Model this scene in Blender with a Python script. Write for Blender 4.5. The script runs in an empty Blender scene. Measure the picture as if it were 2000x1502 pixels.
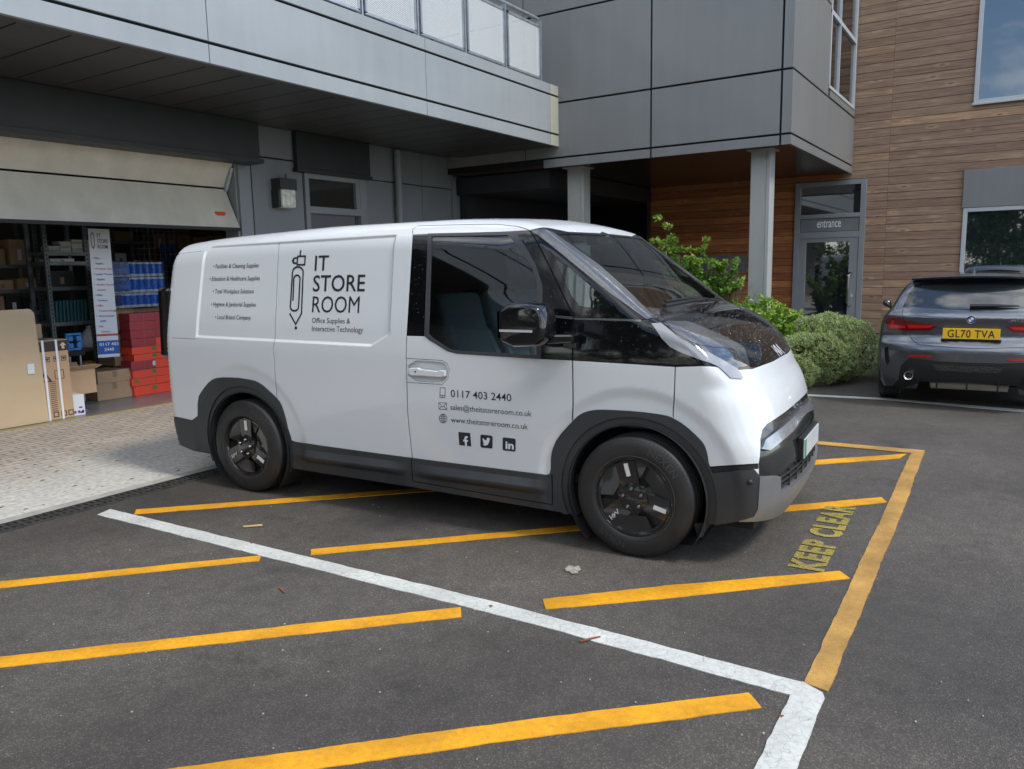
import bpy, bmesh, math, random
import numpy as np
from mathutils import Vector, Matrix
from mathutils.geometry import delaunay_2d_cdt
random.seed(7); rng=np.random.default_rng(7)
R=math.radians
sc=bpy.context.scene
C=sc.collection
# ---------- camera ----------
CAM=np.array([0,0,1.60339402]); F_PX=1524.148; PITCH=.148404915; ROLL=-.0194520725; YAW=.576725653
def cam_axes():
    cy,sy=np.cos(YAW),np.sin(YAW)
    fw=np.array([cy*np.cos(PITCH),sy*np.cos(PITCH),-np.sin(PITCH)]); rt=np.array([sy,-cy,0.]); up=np.cross(rt,fw)
    return fw, rt*np.cos(ROLL)+up*np.sin(ROLL), -rt*np.sin(ROLL)+up*np.cos(ROLL)
FW,RT,UP=cam_axes()
cd=bpy.data.cameras.new('camera'); cam=bpy.data.objects.new('camera',cd); C.objects.link(cam)
cd.sensor_width=36; cd.lens=F_PX/2000*36; cd.clip_start=.05; cd.clip_end=2000
cam.matrix_world=Matrix(((RT[0],UP[0],-FW[0],CAM[0]),(RT[1],UP[1],-FW[1],CAM[1]),(RT[2],UP[2],-FW[2],CAM[2]),(0,0,0,1)))
sc.camera=cam
# ---------- world, sun, exposure ----------
SUN_EL,SUN_AZ=R(50),R(-92)      # azimuth of the sun in the XY plane
wd=bpy.data.worlds.new('World'); sc.world=wd; wd.use_nodes=True
nt=wd.node_tree; nt.nodes.clear()
def wn(t,**k):
    n=nt.nodes.new(t)
    for a,b in k.items(): setattr(n,a,b)
    return n
sky=wn('ShaderNodeTexSky',sky_type='NISHITA',dust_density=.25,ozone_density=3.5,air_density=1.0,sun_disc=False,sun_elevation=SUN_EL,sun_rotation=math.pi/2-SUN_AZ)
tcw=wn('ShaderNodeTexCoord'); mpw=wn('ShaderNodeMapping'); mpw.inputs['Scale'].default_value=(1,1,2.2)
ns=wn('ShaderNodeTexNoise'); ns.inputs['Scale'].default_value=2.3; ns.inputs['Detail'].default_value=7; ns.inputs['Roughness'].default_value=.58
cr=wn('ShaderNodeValToRGB'); cr.color_ramp.elements[0].position=.46; cr.color_ramp.elements[1].position=.66
mxw=wn('ShaderNodeMix',data_type='RGBA'); mxw.inputs[7].default_value=(11.6,11.4,11.0,1)
bg=wn('ShaderNodeBackground'); bg.inputs['Strength'].default_value=.13; ow=wn('ShaderNodeOutputWorld')
L=nt.links.new
L(tcw.outputs['Generated'],mpw.inputs[0]); L(mpw.outputs[0],ns.inputs['Vector']); L(ns.outputs['Fac'],cr.inputs[0])
L(cr.outputs[0],mxw.inputs[0]); L(sky.outputs[0],mxw.inputs[6]); L(mxw.outputs[2],bg.inputs[0]); L(bg.outputs[0],ow.inputs[0])
sl=bpy.data.lights.new('sun','SUN'); sl.energy=1.35; sl.angle=R(11); sl.color=(1,.95,.86)
so=bpy.data.objects.new('sun',sl); C.objects.link(so)
sd=Vector((math.cos(SUN_EL)*math.cos(SUN_AZ),math.cos(SUN_EL)*math.sin(SUN_AZ),math.sin(SUN_EL)))
so.rotation_euler=sd.to_track_quat('Z','Y').to_euler()
sc.view_settings.view_transform='Standard'; sc.view_settings.look='None'; sc.view_settings.exposure=0.93; sc.view_settings.gamma=1

# ---------- pixel rays (photo pixels, 2000 wide) ----------
def rays(px):
    px=np.atleast_2d(np.asarray(px,float)); d=FW+RT*((px[:,:1]-1000)/F_PX)-UP*((px[:,1:]-751)/F_PX)
    return d/np.linalg.norm(d,axis=1,keepdims=True)
def PL(x,y,ax,c):
    d=rays([(x,y)])[0]; return CAM+d*((c-CAM[ax])/d[ax])
def G(x,y,z=0.): return PL(x,y,2,z)

# ---------- materials ----------
MATS={}
def mat(name,col,rough=.6,metal=0.,coat=0.,spec=.5,bump=None,var=None,emit=None,trans=0.,aniso=None,fine=None):
    """bump=(scale,strength,dist,(sx,sy,sz)); var=(scale,lo,hi,(sx,sy,sz)) multiplies the colour; fine = second var"""
    if name in MATS: return MATS[name]
    m=bpy.data.materials.new(name); m.use_nodes=True; t=m.node_tree; b=t.nodes['Principled BSDF']; Lk=t.links.new
    b.inputs['Base Color'].default_value=(*col,1); b.inputs['Roughness'].default_value=rough; b.inputs['Metallic'].default_value=metal
    b.inputs['Coat Weight'].default_value=coat; b.inputs['Coat Roughness'].default_value=.04; b.inputs['Specular IOR Level'].default_value=spec
    tc=t.nodes.new('ShaderNodeTexCoord')
    def nz(s,sc3=(1,1,1),det=4,rg=.55):
        mp=t.nodes.new('ShaderNodeMapping'); mp.inputs['Scale'].default_value=sc3; Lk(tc.outputs['Object'],mp.inputs[0])
        n=t.nodes.new('ShaderNodeTexNoise'); n.inputs['Scale'].default_value=s; n.inputs['Detail'].default_value=det; n.inputs['Roughness'].default_value=rg
        Lk(mp.outputs[0],n.inputs['Vector']); return n
    cur=None
    for v in (var,fine):
        if not v: continue
        n=nz(v[0],v[3] if len(v)>3 else (1,1,1)); mr=t.nodes.new('ShaderNodeMapRange')
        mr.inputs[1].default_value=.3; mr.inputs[2].default_value=.7; mr.inputs[3].default_value=v[1]; mr.inputs[4].default_value=v[2]
        Lk(n.outputs['Fac'],mr.inputs[0]); mx=t.nodes.new('ShaderNodeVectorMath'); mx.operation='SCALE'
        if cur is None: mx.inputs[0].default_value=col
        else: Lk(cur,mx.inputs[0])
        Lk(mr.outputs[0],mx.inputs['Scale']); cur=mx.outputs[0]
    if cur is not None: Lk(cur,b.inputs['Base Color'])
    if bump:
        n=nz(bump[0],bump[3] if len(bump)>3 else (1,1,1)); bp=t.nodes.new('ShaderNodeBump'); bp.inputs['Strength'].default_value=bump[1]; bp.inputs['Distance'].default_value=bump[2]
        Lk(n.outputs['Fac'],bp.inputs['Height']); Lk(bp.outputs[0],b.inputs['Normal'])
    if emit: b.inputs['Emission Color'].default_value=(*emit[:3],1); b.inputs['Emission Strength'].default_value=emit[3]
    MATS[name]=m; return m
def nodes(m): return m.node_tree, m.node_tree.nodes['Principled BSDF']
def glass(name,tint=(.6,.7,.7),rough=.0,ior=1.5,tr=1.0,back=None):
    """thin tinted pane: fresnel mix of glossy and tinted transparent"""
    if name in MATS: return MATS[name]
    m=bpy.data.materials.new(name); m.use_nodes=True; t=m.node_tree; t.nodes.clear(); Lk=t.links.new
    o=t.nodes.new('ShaderNodeOutputMaterial'); tr_=t.nodes.new('ShaderNodeBsdfTransparent'); tr_.inputs[0].default_value=(*tint,1)
    g=t.nodes.new('ShaderNodeBsdfGlossy'); g.inputs['Roughness'].default_value=rough; g.inputs[0].default_value=(1,1,1,1)
    f=t.nodes.new('ShaderNodeFresnel'); f.inputs[0].default_value=ior; x=t.nodes.new('ShaderNodeMixShader')
    Lk(f.outputs[0],x.inputs[0]); Lk(tr_.outputs[0],x.inputs[1]); Lk(g.outputs[0],x.inputs[2]); Lk(x.outputs[0],o.inputs[0])
    MATS[name]=m; return m
def droplets(m,scale=90,strength=.5,size=.28,thr=.5):
    """rain beads as bump on coat and base"""
    t,b=nodes(m); Lk=t.links.new
    tc=t.nodes.new('ShaderNodeTexCoord'); v=t.nodes.new('ShaderNodeTexVoronoi'); v.inputs['Scale'].default_value=scale
    Lk(tc.outputs['Object'],v.inputs['Vector'])
    mr=t.nodes.new('ShaderNodeMapRange'); mr.interpolation_type='SMOOTHSTEP'; mr.inputs[1].default_value=size; mr.inputs[2].default_value=0.05; mr.inputs[3].default_value=0; mr.inputs[4].default_value=1
    Lk(v.outputs['Distance'],mr.inputs[0])
    sx=t.nodes.new('ShaderNodeSeparateColor'); Lk(v.outputs['Color'],sx.inputs[0])
    gt=t.nodes.new('ShaderNodeMath'); gt.operation='GREATER_THAN'; gt.inputs[1].default_value=thr; Lk(sx.outputs[0],gt.inputs[0])
    mu=t.nodes.new('ShaderNodeMath'); mu.operation='MULTIPLY'; Lk(mr.outputs[0],mu.inputs[0]); Lk(gt.outputs[0],mu.inputs[1])
    bp=t.nodes.new('ShaderNodeBump'); bp.inputs['Strength'].default_value=strength; bp.inputs['Distance'].default_value=.002
    Lk(mu.outputs[0],bp.inputs['Height']); Lk(bp.outputs[0],b.inputs['Normal'])
    if b.inputs['Coat Weight'].default_value>0: Lk(bp.outputs[0],b.inputs['Coat Normal'])
    return m

# ---------- object helpers ----------
def tag(o,label=None,cat=None,group=None,kind=None):
    if label: o['label']=label
    if cat: o['category']=cat
    if group: o['group']=group
    if kind: o['kind']=kind
    return o
def empty(name,loc=(0,0,0),rz=0,label=None,cat=None,group=None):
    o=bpy.data.objects.new(name,None); C.objects.link(o); o.location=loc; o.rotation_euler=(0,0,rz); o.empty_display_size=.2
    return tag(o,label,cat,group)
def link_mesh(name,me,m,parent=None):
    o=bpy.data.objects.new(name,me); C.objects.link(o)
    for mm in (m if isinstance(m,(list,tuple)) else [m]): me.materials.append(mm)
    if parent is not None: o.parent=parent
    return o
class MB:
    def __init__(s): s.v=[]; s.f=[]; s.t=[]; s.mi=[]
    def add(s,vs,fs,tone=0.,mi=0):
        n=len(s.v); s.v+= [tuple(float(c) for c in v) for v in vs]; s.f+=[tuple(i+n for i in f) for f in fs]; s.t+=[tone]*len(fs); s.mi+=[mi]*len(fs); return s
    def box(s,x0,x1,y0,y1,z0,z1,tone=0.,mi=0):
        v=[(x,y,z) for x in (x0,x1) for y in (y0,y1) for z in (z0,z1)]
        return s.add(v,[(0,1,3,2),(4,6,7,5),(0,4,5,1),(2,3,7,6),(0,2,6,4),(1,5,7,3)],tone,mi)
    def obox(s,c,ax,ay,az,tone=0.,mi=0):
        """oriented box: centre + half vectors"""
        c,ax,ay,az=[np.array(a,float) for a in (c,ax,ay,az)]
        v=[c+ax*i+ay*j+az*k for i in (-1,1) for j in (-1,1) for k in (-1,1)]
        return s.add(v,[(0,1,3,2),(4,6,7,5),(0,4,5,1),(2,3,7,6),(0,2,6,4),(1,5,7,3)],tone,mi)
    def prism(s,poly,fn0,fn1,tone=0.,mi=0):
        """poly 2d; fn0/fn1 map 2d -> 3d for both caps"""
        n=len(poly); v=[fn0(*p) for p in poly]+[fn1(*p) for p in poly]
        return s.add(v,[tuple(range(n))[::-1],tuple(range(n,2*n))]+[(i,(i+1)%n,n+(i+1)%n,n+i) for i in range(n)],tone,mi)
    def tube(s,path,r,n=8,cap=True,tone=0.,mi=0):
        P=[Vector(p) for p in path]; rings=[]
        for i,p in enumerate(P):
            d=(P[min(i+1,len(P)-1)]-P[max(i-1,0)]).normalized(); a=Vector((0,0,1)) if abs(d.z)<.9 else Vector((1,0,0))
            u=d.cross(a).normalized(); w=d.cross(u); rr=r[i] if isinstance(r,(list,tuple)) else r
            rings.append([p+(u*math.cos(2*math.pi*k/n)+w*math.sin(2*math.pi*k/n))*rr for k in range(n)])
        v=[q for rg in rings for q in rg]; f=[]
        for i in range(len(P)-1):
            for k in range(n): f.append((i*n+k,i*n+(k+1)%n,(i+1)*n+(k+1)%n,(i+1)*n+k))
        if cap: f+= [tuple(range(n))[::-1],tuple((len(P)-1)*n+k for k in range(n))]
        return s.add(v,f,tone,mi)
    def lathe(s,prof,n=48,axis='y',c=(0,0,0),close=False,tone=0.,mi=0):
        """prof list of (r,h); axis y: rotate about y through c"""
        v=[];f=[];m=len(prof)
        for k in range(n):
            a=2*math.pi*k/n
            for r,h in prof:
                if axis=='y': v.append((c[0]+r*math.cos(a),c[1]+h,c[2]+r*math.sin(a)))
                elif axis=='z': v.append((c[0]+r*math.cos(a),c[1]+r*math.sin(a),c[2]+h))
                else: v.append((c[0]+h,c[1]+r*math.cos(a),c[2]+r*math.sin(a)))
        for k in range(n):
            for j in range(m-(0 if close else 1)): f.append((k*m+j,k*m+(j+1)%m,((k+1)%n)*m+(j+1)%m,((k+1)%n)*m+j))
        return s.add(v,f,tone,mi)
    def build(s,name,m,parent=None,smooth=False,bev=0,origin=None,seg=2):
        me=bpy.data.meshes.new(name); v=s.v
        if origin is not None: v=[(a-origin[0],b-origin[1],c-origin[2]) for a,b,c in v]
        me.from_pydata(v,[],s.f); 
        if any(s.t):
            a=me.attributes.new('tone','FLOAT','FACE'); a.data.foreach_set('value',np.array(s.t,np.float32))
        if any(s.mi): me.polygons.foreach_set('material_index',np.array(s.mi,np.int32))
        bm=bmesh.new(); bm.from_mesh(me); bmesh.ops.recalc_face_normals(bm,faces=bm.faces); bm.to_mesh(me); bm.free()
        if smooth: me.shade_smooth()
        if smooth=='auto': me.set_sharp_from_angle(angle=R(35))
        me.update()
        o=link_mesh(name,me,m,parent)
        if origin is not None: o.location=origin
        if bev:
            md=o.modifiers.new('bevel','BEVEL'); md.width=bev; md.segments=seg; md.limit_method='ANGLE'; md.angle_limit=R(30); md.harden_normals=False
        return o
def text_mesh(txt,bold=0.,shear=0.,space=1.):
    """outline text as flat triangles: returns verts2d (cap height 1, starting at x=0), faces"""
    cu=bpy.data.curves.new('t','FONT'); cu.body=txt; cu.size=1; cu.resolution_u=3; cu.offset=bold; cu.shear=shear; cu.space_character=space; cu.fill_mode='FRONT'
    o=bpy.data.objects.new('t',cu); C.objects.link(o); dg=bpy.context.evaluated_depsgraph_get(); dg.update()
    me=bpy.data.meshes.new_from_object(o.evaluated_get(dg)); v=np.array([x.co[:2] for x in me.vertices]); f=[tuple(p.vertices) for p in me.polygons]
    bpy.data.objects.remove(o); bpy.data.curves.remove(cu); bpy.data.meshes.remove(me)
    x0=v[:,0].min(); v[:,0]-=x0; v/= .70; return v,f
def text_on(mb,txt,O,U,V,h,w=None,bold=0.,shear=0.,center=False,mi=0,space=1.):
    """add flat text on a plane: O origin, U right, V up (unit)"""
    v,f=text_mesh(txt,bold,shear,space); O,U,V=[np.array(a,float) for a in (O,U,V)]
    sx=h if w is None else w/v[:,0].max()
    off=-v[:,0].max()*sx/2 if center else 0
    mb.add([O+U*(a*sx+off)+V*(b*h) for a,b in v],f,mi=mi); return mb
# ================= ground =================
asph=mat('asphalt',(.079,.070,.060),.78,bump=(240,.55,.006),var=(.7,.78,1.25),fine=(9,.86,1.14))
def asphalt_nodes(m):
    t,b=nodes(m); Lk=t.links.new; src=b.inputs['Base Color'].links[0].from_socket
    tc=t.nodes.new('ShaderNodeTexCoord')
    v=t.nodes.new('ShaderNodeTexVoronoi'); v.inputs['Scale'].default_value=210; Lk(tc.outputs['Object'],v.inputs['Vector'])
    s=t.nodes.new('ShaderNodeSeparateColor'); Lk(v.outputs['Color'],s.inputs[0])
    pw=t.nodes.new('ShaderNodeMath'); pw.operation='POWER'; pw.inputs[1].default_value=5; Lk(s.outputs[0],pw.inputs[0])
    mr=t.nodes.new('ShaderNodeMapRange'); mr.inputs[1].default_value=0; mr.inputs[2].default_value=1; mr.inputs[3].default_value=.78; mr.inputs[4].default_value=2.0; Lk(pw.outputs[0],mr.inputs[0])
    sc_=t.nodes.new('ShaderNodeVectorMath'); sc_.operation='SCALE'; Lk(src,sc_.inputs[0]); Lk(mr.outputs[0],sc_.inputs['Scale'])
    # damp patches
    n=t.nodes.new('ShaderNodeTexNoise'); n.inputs['Scale'].default_value=.45; n.inputs['Detail'].default_value=3; Lk(tc.outputs['Object'],n.inputs['Vector'])
    mr2=t.nodes.new('ShaderNodeMapRange'); mr2.inputs[1].default_value=.42; mr2.inputs[2].default_value=.62; mr2.inputs[3].default_value=1.12; mr2.inputs[4].default_value=.78; Lk(n.outputs['Fac'],mr2.inputs[0])
    s3=t.nodes.new('ShaderNodeVectorMath'); s3.operation='SCALE'; Lk(sc_.outputs[0],s3.inputs[0]); Lk(mr2.outputs[0],s3.inputs['Scale'])
    n5=t.nodes.new('ShaderNodeTexNoise'); n5.inputs['Scale'].default_value=1.7; n5.inputs['Detail'].default_value=5; n5.inputs['Roughness'].default_value=.65; Lk(tc.outputs['Object'],n5.inputs['Vector'])
    m5=t.nodes.new('ShaderNodeMapRange'); m5.inputs[1].default_value=.60; m5.inputs[2].default_value=.72; m5.inputs[3].default_value=1; m5.inputs[4].default_value=.55; Lk(n5.outputs['Fac'],m5.inputs[0])
    s5=t.nodes.new('ShaderNodeVectorMath'); s5.operation='SCALE'; Lk(s3.outputs[0],s5.inputs[0]); Lk(m5.outputs[0],s5.inputs['Scale']); Lk(s5.outputs[0],b.inputs['Base Color'])
    mr3=t.nodes.new('ShaderNodeMapRange'); mr3.inputs[1].default_value=.42; mr3.inputs[2].default_value=.62; mr3.inputs[3].default_value=.85; mr3.inputs[4].default_value=.62; Lk(n.outputs['Fac'],mr3.inputs[0]); Lk(mr3.outputs[0],b.inputs['Roughness'])
    bp=b.inputs['Normal'].links[0].from_node; ad=t.nodes.new('ShaderNodeMath'); ad.operation='ADD'
    nzo=bp.inputs['Height'].links[0].from_socket; Lk(nzo,ad.inputs[0]); Lk(v.outputs['Distance'],ad.inputs[1]); Lk(ad.outputs[0],bp.inputs['Height'])
asphalt_nodes(asph)
g=MB().add([(-300,-300,0),(300,-300,0),(300,300,0),(-300,300,0)],[(0,1,2,3)]).build('ground',asph); tag(g,kind='structure')

def paint_mat(name,col,wear,crack=False,grime=.5):
    m=mat(name,col,.62,bump=(300,.5,.004)); t,b=nodes(m); Lk=t.links.new; tc=t.nodes.new('ShaderNodeTexCoord')
    def noise(s,d=3,r=.6):
        n=t.nodes.new('ShaderNodeTexNoise'); n.inputs['Scale'].default_value=s; n.inputs['Detail'].default_value=d; n.inputs['Roughness'].default_value=r; Lk(tc.outputs['Object'],n.inputs['Vector']); return n.outputs['Fac']
    def rg(src,a,b_,lo,hi):
        mr=t.nodes.new('ShaderNodeMapRange'); 
        for i,v in zip((1,2,3,4),(a,b_,lo,hi)): mr.inputs[i].default_value=v
        Lk(src,mr.inputs[0]); return mr.outputs[0]
    def mul(a,b_):
        q=t.nodes.new('ShaderNodeMath'); q.operation='MULTIPLY'; Lk(a,q.inputs[0]); Lk(b_,q.inputs[1]); return q.outputs[0]
    f=rg(noise(190,2,.7),wear-.06,wear+.05,0,1)
    big=rg(noise(2.3,4),.35,.65,grime,1.08); mid=rg(noise(38,3),.3,.7,.86,1.08)
    k=mul(big,mid)
    if crack:
        v=t.nodes.new('ShaderNodeTexVoronoi'); v.feature='DISTANCE_TO_EDGE'; v.inputs['Scale'].default_value=22
        nv=t.nodes.new('ShaderNodeTexNoise'); nv.inputs['Scale'].default_value=9; Lk(tc.outputs['Object'],nv.inputs['Vector'])
        mxv=t.nodes.new('ShaderNodeMix'); mxv.data_type='VECTOR'; mxv.inputs[0].default_value=.12; Lk(tc.outputs['Object'],mxv.inputs[4]); Lk(nv.outputs['Color'],mxv.inputs[5]); Lk(mxv.outputs[1],v.inputs['Vector'])
        k=mul(k,rg(v.outputs['Distance'],.0,.03,.62,1))
    s=t.nodes.new('ShaderNodeVectorMath'); s.operation='SCALE'; s.inputs[0].default_value=col; Lk(k,s.inputs['Scale'])
    mx=t.nodes.new('ShaderNodeMix'); mx.data_type='RGBA'; mx.inputs[6].default_value=(.06,.055,.05,1); Lk(f,mx.inputs[0]); Lk(s.outputs[0],mx.inputs[7]); Lk(mx.outputs[2],b.inputs['Base Color'])
    return m
YEL=paint_mat('yellow_road_paint',(.80,.365,.006),.345,grime=.66)
OCH=paint_mat('faded_yellow_paint',(.55,.31,.075),.38,grime=.55)
WHT=paint_mat('white_road_paint',(.60,.61,.57),.30,crack=True,grime=.82)
YLT=paint_mat('worn_yellow_paint',(.62,.48,.06),.50,grime=.7)
def stripe(name,pts,m,label,z=.004,jit=.0022,step=.04):
    P=[G(*p)[:2] for p in pts]; out=[]; n=len(P)
    for i in range(n):
        a,b=P[i],P[(i+1)%n]; L_=np.hypot(*(b-a)); k=max(1,int(L_/step)); nr=np.array([-(b-a)[1],(b-a)[0]])/max(L_,1e-6)
        j=0
        for q in range(k):
            j=.55*j+rng.normal()*jit*.7
            out.append(a+(b-a)*q/k+nr*j)
    c=np.mean(out,axis=0)
    me=bpy.data.meshes.new(name); bm=bmesh.new(); vs=[bm.verts.new((p[0]-c[0],p[1]-c[1],0)) for p in out]
    f=bm.faces.new(vs); bmesh.ops.triangulate(bm,faces=[f]); 
    r=bmesh.ops.extrude_face_region(bm,geom=bm.faces[:]); bmesh.ops.translate(bm,vec=(0,0,-.0035),verts=[v for v in r['geom'] if isinstance(v,bmesh.types.BMVert)])
    bmesh.ops.recalc_face_normals(bm,faces=bm.faces); bm.to_mesh(me); bm.free()
    o=link_mesh(name,me,m); o.location=(c[0],c[1],z); tag(o,label,'road marking',kind='structure'); return o
SY='yellow_stripe'
stripe(SY,[(266,996),(820,954),(1582,900),(1770,887),(1757,896),(1582,909),(820,962),(262,1005)],YEL,'long yellow hatching stripe running under the van by its rear wheel')
stripe(SY,[(607,1074),(1060,1033),(1541,988),(1640,979),(1722,972),(1733,982),(1640,991),(1541,999),(1060,1043),(606,1085)],YEL,'yellow hatching stripe running under the front wheel of the van')
stripe(SY,[(1060,1171),(1300,1145),(1640,1116),(1661,1131),(1300,1170),(1067,1191)],YEL,'yellow hatching stripe touching the keep clear lettering')
stripe(SY,[(-500,1176),(0,1136.5),(509,1086),(507,1096),(0,1149),(-500,1192)],YEL,'short yellow stripe nearest the drain on the near side of the white line')
stripe(SY,[(-400,1318),(0,1284),(900,1187),(901,1206),(0,1305),(-400,1344)],YEL,'middle yellow stripe on the near side of the white line')
stripe(SY,[(150,1527),(640,1461),(1000,1411),(1462,1354),(1488,1384),(1000,1447),(640,1500),(150,1575)],YEL,'wide yellow stripe nearest the camera')
stripe('ochre_line',[(1780,882.5),(1727,1000),(1570,1335),(1617,1352),(1763,1000),(1806,882)],OCH,'faded ochre bay line beside the keep clear lettering')
stripe('ochre_line',[(1400,845),(1590,862.5),(1806,881),(1783,886.5),(1590,868.5),(1400,851)],OCH,'thin faded ochre line beyond the front of the van',z=.0075)
stripe('white_line',[(215,995),(1000,1185),(1568,1334),(1545,1359),(1000,1209),(190,1006)],WHT,'long cracked white bay line running past the van')
stripe('white_line',[(1568,1334),(1600,1352),(1607,1356),(1610,1367),(1555,1502),(1500,1640),(1400,1640),(1475,1502),(1545,1359)],WHT,'wide cracked white line end at the bottom edge',z=.0075)
stripe('white_line',[(1578,770.5),(1720,777.5),(2000,800.5),(2300,823),(2300,828),(2000,805.5),(1720,780.5),(1578,773.5)],WHT,'thin white bay line behind the grey hatchback')
# KEEP CLEAR, stencilled
def keep_clear():
    p0=G(1541,1119); pe=G(1626,990); q0=G(1604,1118); O=(p0+0)
    U=(G(1668,992)-G(1604,1118)); Lw=np.linalg.norm(U); U=U/Lw
    V=-(q0-p0); h=np.linalg.norm(V); V=V/h; V=V-U*(V@U); V/=np.linalg.norm(V)
    mb=MB(); v,f=text_mesh('KEEP CLEAR',bold=.05,space=1.16); W=v[:,0].max()
    b0=q0+V*0
    # split letters with stencil breaks: drop thin slivers through each letter
    mb.add([b0+U*(a/W*Lw)+V*(b*h*.97)+np.array([0,0,.0045]) for a,b in v],f)
    o=mb.build('keep_clear_lettering',YLT,origin=tuple(b0)); tag(o,'worn yellow stencilled words KEEP CLEAR on the asphalt','road marking',kind='structure')
keep_clear()

# ---------- block paving apron, drain, garage floor ----------
def paving_mat():
    m=mat('block_paving',(.30,.27,.22),.8,bump=(120,.4,.004)); t,b=nodes(m); Lk=t.links.new; tc=t.nodes.new('ShaderNodeTexCoord')
    br=t.nodes.new('ShaderNodeTexBrick'); br.inputs['Scale'].default_value=1; br.inputs['Brick Width'].default_value=.2; br.inputs['Row Height'].default_value=.1; br.inputs['Mortar Size'].default_value=.006; br.inputs['Mortar Smooth'].default_value=.3
    br.inputs['Color1'].default_value=(.48,.40,.33,1); br.inputs['Color2'].default_value=(.37,.33,.28,1); br.inputs['Mortar'].default_value=(.12,.11,.085,1)
    Lk(tc.outputs['Object'],br.inputs['Vector'])
    n=t.nodes.new('ShaderNodeTexNoise'); n.inputs['Scale'].default_value=1.1; n.inputs['Detail'].default_value=5; Lk(tc.outputs['Object'],n.inputs['Vector'])
    # lit patch towards the drain, painted paler into the colour (y grows to the garage)
    sp=t.nodes.new('ShaderNodeSeparateXYZ'); Lk(tc.outputs['Object'],sp.inputs[0])
    ad=t.nodes.new('ShaderNodeMath'); ad.operation='MULTIPLY_ADD'; Lk(n.outputs['Fac'],ad.inputs[0]); ad.inputs[1].default_value=2.2; Lk(sp.outputs[1],ad.inputs[2])
    mr=t.nodes.new('ShaderNodeMapRange'); mr.inputs[1].default_value=1.6; mr.inputs[2].default_value=3.0; mr.inputs[3].default_value=.8; mr.inputs[4].default_value=0; Lk(ad.outputs[0],mr.inputs[0])
    mx=t.nodes.new('ShaderNodeMix'); mx.data_type='RGBA'; Lk(mr.outputs[0],mx.inputs[0]); Lk(br.outputs['Color'],mx.inputs[6]); mx.inputs[7].default_value=(.56,.555,.51,1)
    n2=t.nodes.new('ShaderNodeTexNoise'); n2.inputs['Scale'].default_value=25; n2.inputs['Detail'].default_value=6; Lk(tc.outputs['Object'],n2.inputs['Vector'])
    m2=t.nodes.new('ShaderNodeMapRange'); m2.inputs[1].default_value=.3; m2.inputs[2].default_value=.7; m2.inputs[3].default_value=.72; m2.inputs[4].default_value=1.15; Lk(n2.outputs['Fac'],m2.inputs[0])
    s=t.nodes.new('ShaderNodeVectorMath'); s.operation='SCALE'; Lk(mx.outputs[2],s.inputs[0]); Lk(m2.outputs[0],s.inputs['Scale']); Lk(s.outputs[0],b.inputs['Base Color'])
    bp=b.inputs['Normal'].links[0].from_node; sb=t.nodes.new('ShaderNodeMath'); sb.operation='MULTIPLY_ADD'; Lk(br.outputs['Fac'],sb.inputs[0]); sb.inputs[1].default_value=-1.5; Lk(bp.inputs['Height'].links[0].from_socket,sb.inputs[2]); Lk(sb.outputs[0],bp.inputs['Height'])
    return m
YD=5.62
o=MB().box(-12,9.6,0,8.86-YD,-.05,.006).build('apron_paving',paving_mat()); o.location=(0,YD,0); tag(o,kind='structure')
conc=mat('concrete_edge',(.36,.35,.31),.85,var=(6,.75,1.15),bump=(90,.4,.004))
MB().box(-12,9.6,YD-.118,YD-.002,-.05,.007).build('drain_kerb',conc)['kind']='structure'
moss=mat('moss',(.06,.09,.02),.95,var=(60,.6,1.4))
mb=MB()
for i in range(110):
    x=rng.uniform(1.2,5.6); y=YD+.1+rng.uniform(0,1)**1.3*1.8; r_=rng.uniform(.004,.014)
    y=YD+round((y-YD)/.1)*.1; k=7; a0=rng.uniform(0,6)
    vs=[(x+math.cos(a0+6.283*j/k)*r_*rng.uniform(.7,2.6),y+math.sin(a0+6.283*j/k)*r_*rng.uniform(.4,.9),.007) for j in range(k)]+[(x,y,.007+r_*.5)]
    mb.add(vs,[(j,(j+1)%k,k) for j in range(k)])
tag(mb.build('moss',moss),'dark green moss tufts in the paving joints','moss',kind='stuff')
iron=mat('cast_iron',(.05,.048,.045),.65,.3,var=(20,.6,1.5)); black=mat('void_black',(.004,.004,.004),.9)
dr=empty('drainage_channel',(0,5.4,0),0,'slotted iron drainage channel along the edge of the paving','drain')
mb=MB(); mb.box(-12,9.6,-.005,.012,-.02,.012); mb.box(-12,9.6,.085,.1,-.02,.012); mb.box(-12,9.6,-.075,-.06,-.02,.012)
x=-2.
while x<9.6:
    mb.box(x,x+.022,.012,.085,-.02,.010); mb.box(x,x+.022,-.06,-.005,-.02,.010); x+=.046
mb.build('grate',iron,dr); MB().box(-12,9.6,-.072,.098,-.03,.0045).build('channel_bed',black,dr)
gfl=mat('garage_floor_paint',(.16,.16,.17),.28,var=(2.,.7,1.3),bump=(8,.15,.01))
o=MB().box(-1,10.5,8.9,15,-.05,.008).build('garage_floor',gfl); o['kind']='structure'
ylw=mat('yellow_edge',(.33,.27,.05),.6)
MB().box(-1,7.25,8.865,8.895,-.05,.012).build('threshold_strip',ylw)['kind']='structure'
mulch=mat('bark_soil',(.07,.05,.035),.95,var=(30,.5,1.5),bump=(60,.9,.02))
bed=MB().prism([(9.95,2.75),(10.6,2.05),(12.6,1.75),(13.6,2.1),(14.2,3.3),(15.2,4.1),(15.2,8.6),(9.6,8.6),(9.7,4.0)],lambda a,b:(a,b,-.02),lambda a,b:(a,b,.05)).build('planting_bed',mulch); bed['kind']='structure'
slab=mat('paving_slab',(.26,.25,.22),.85,var=(5,.7,1.2),bump=(80,.4,.004))
mb=MB()
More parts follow.
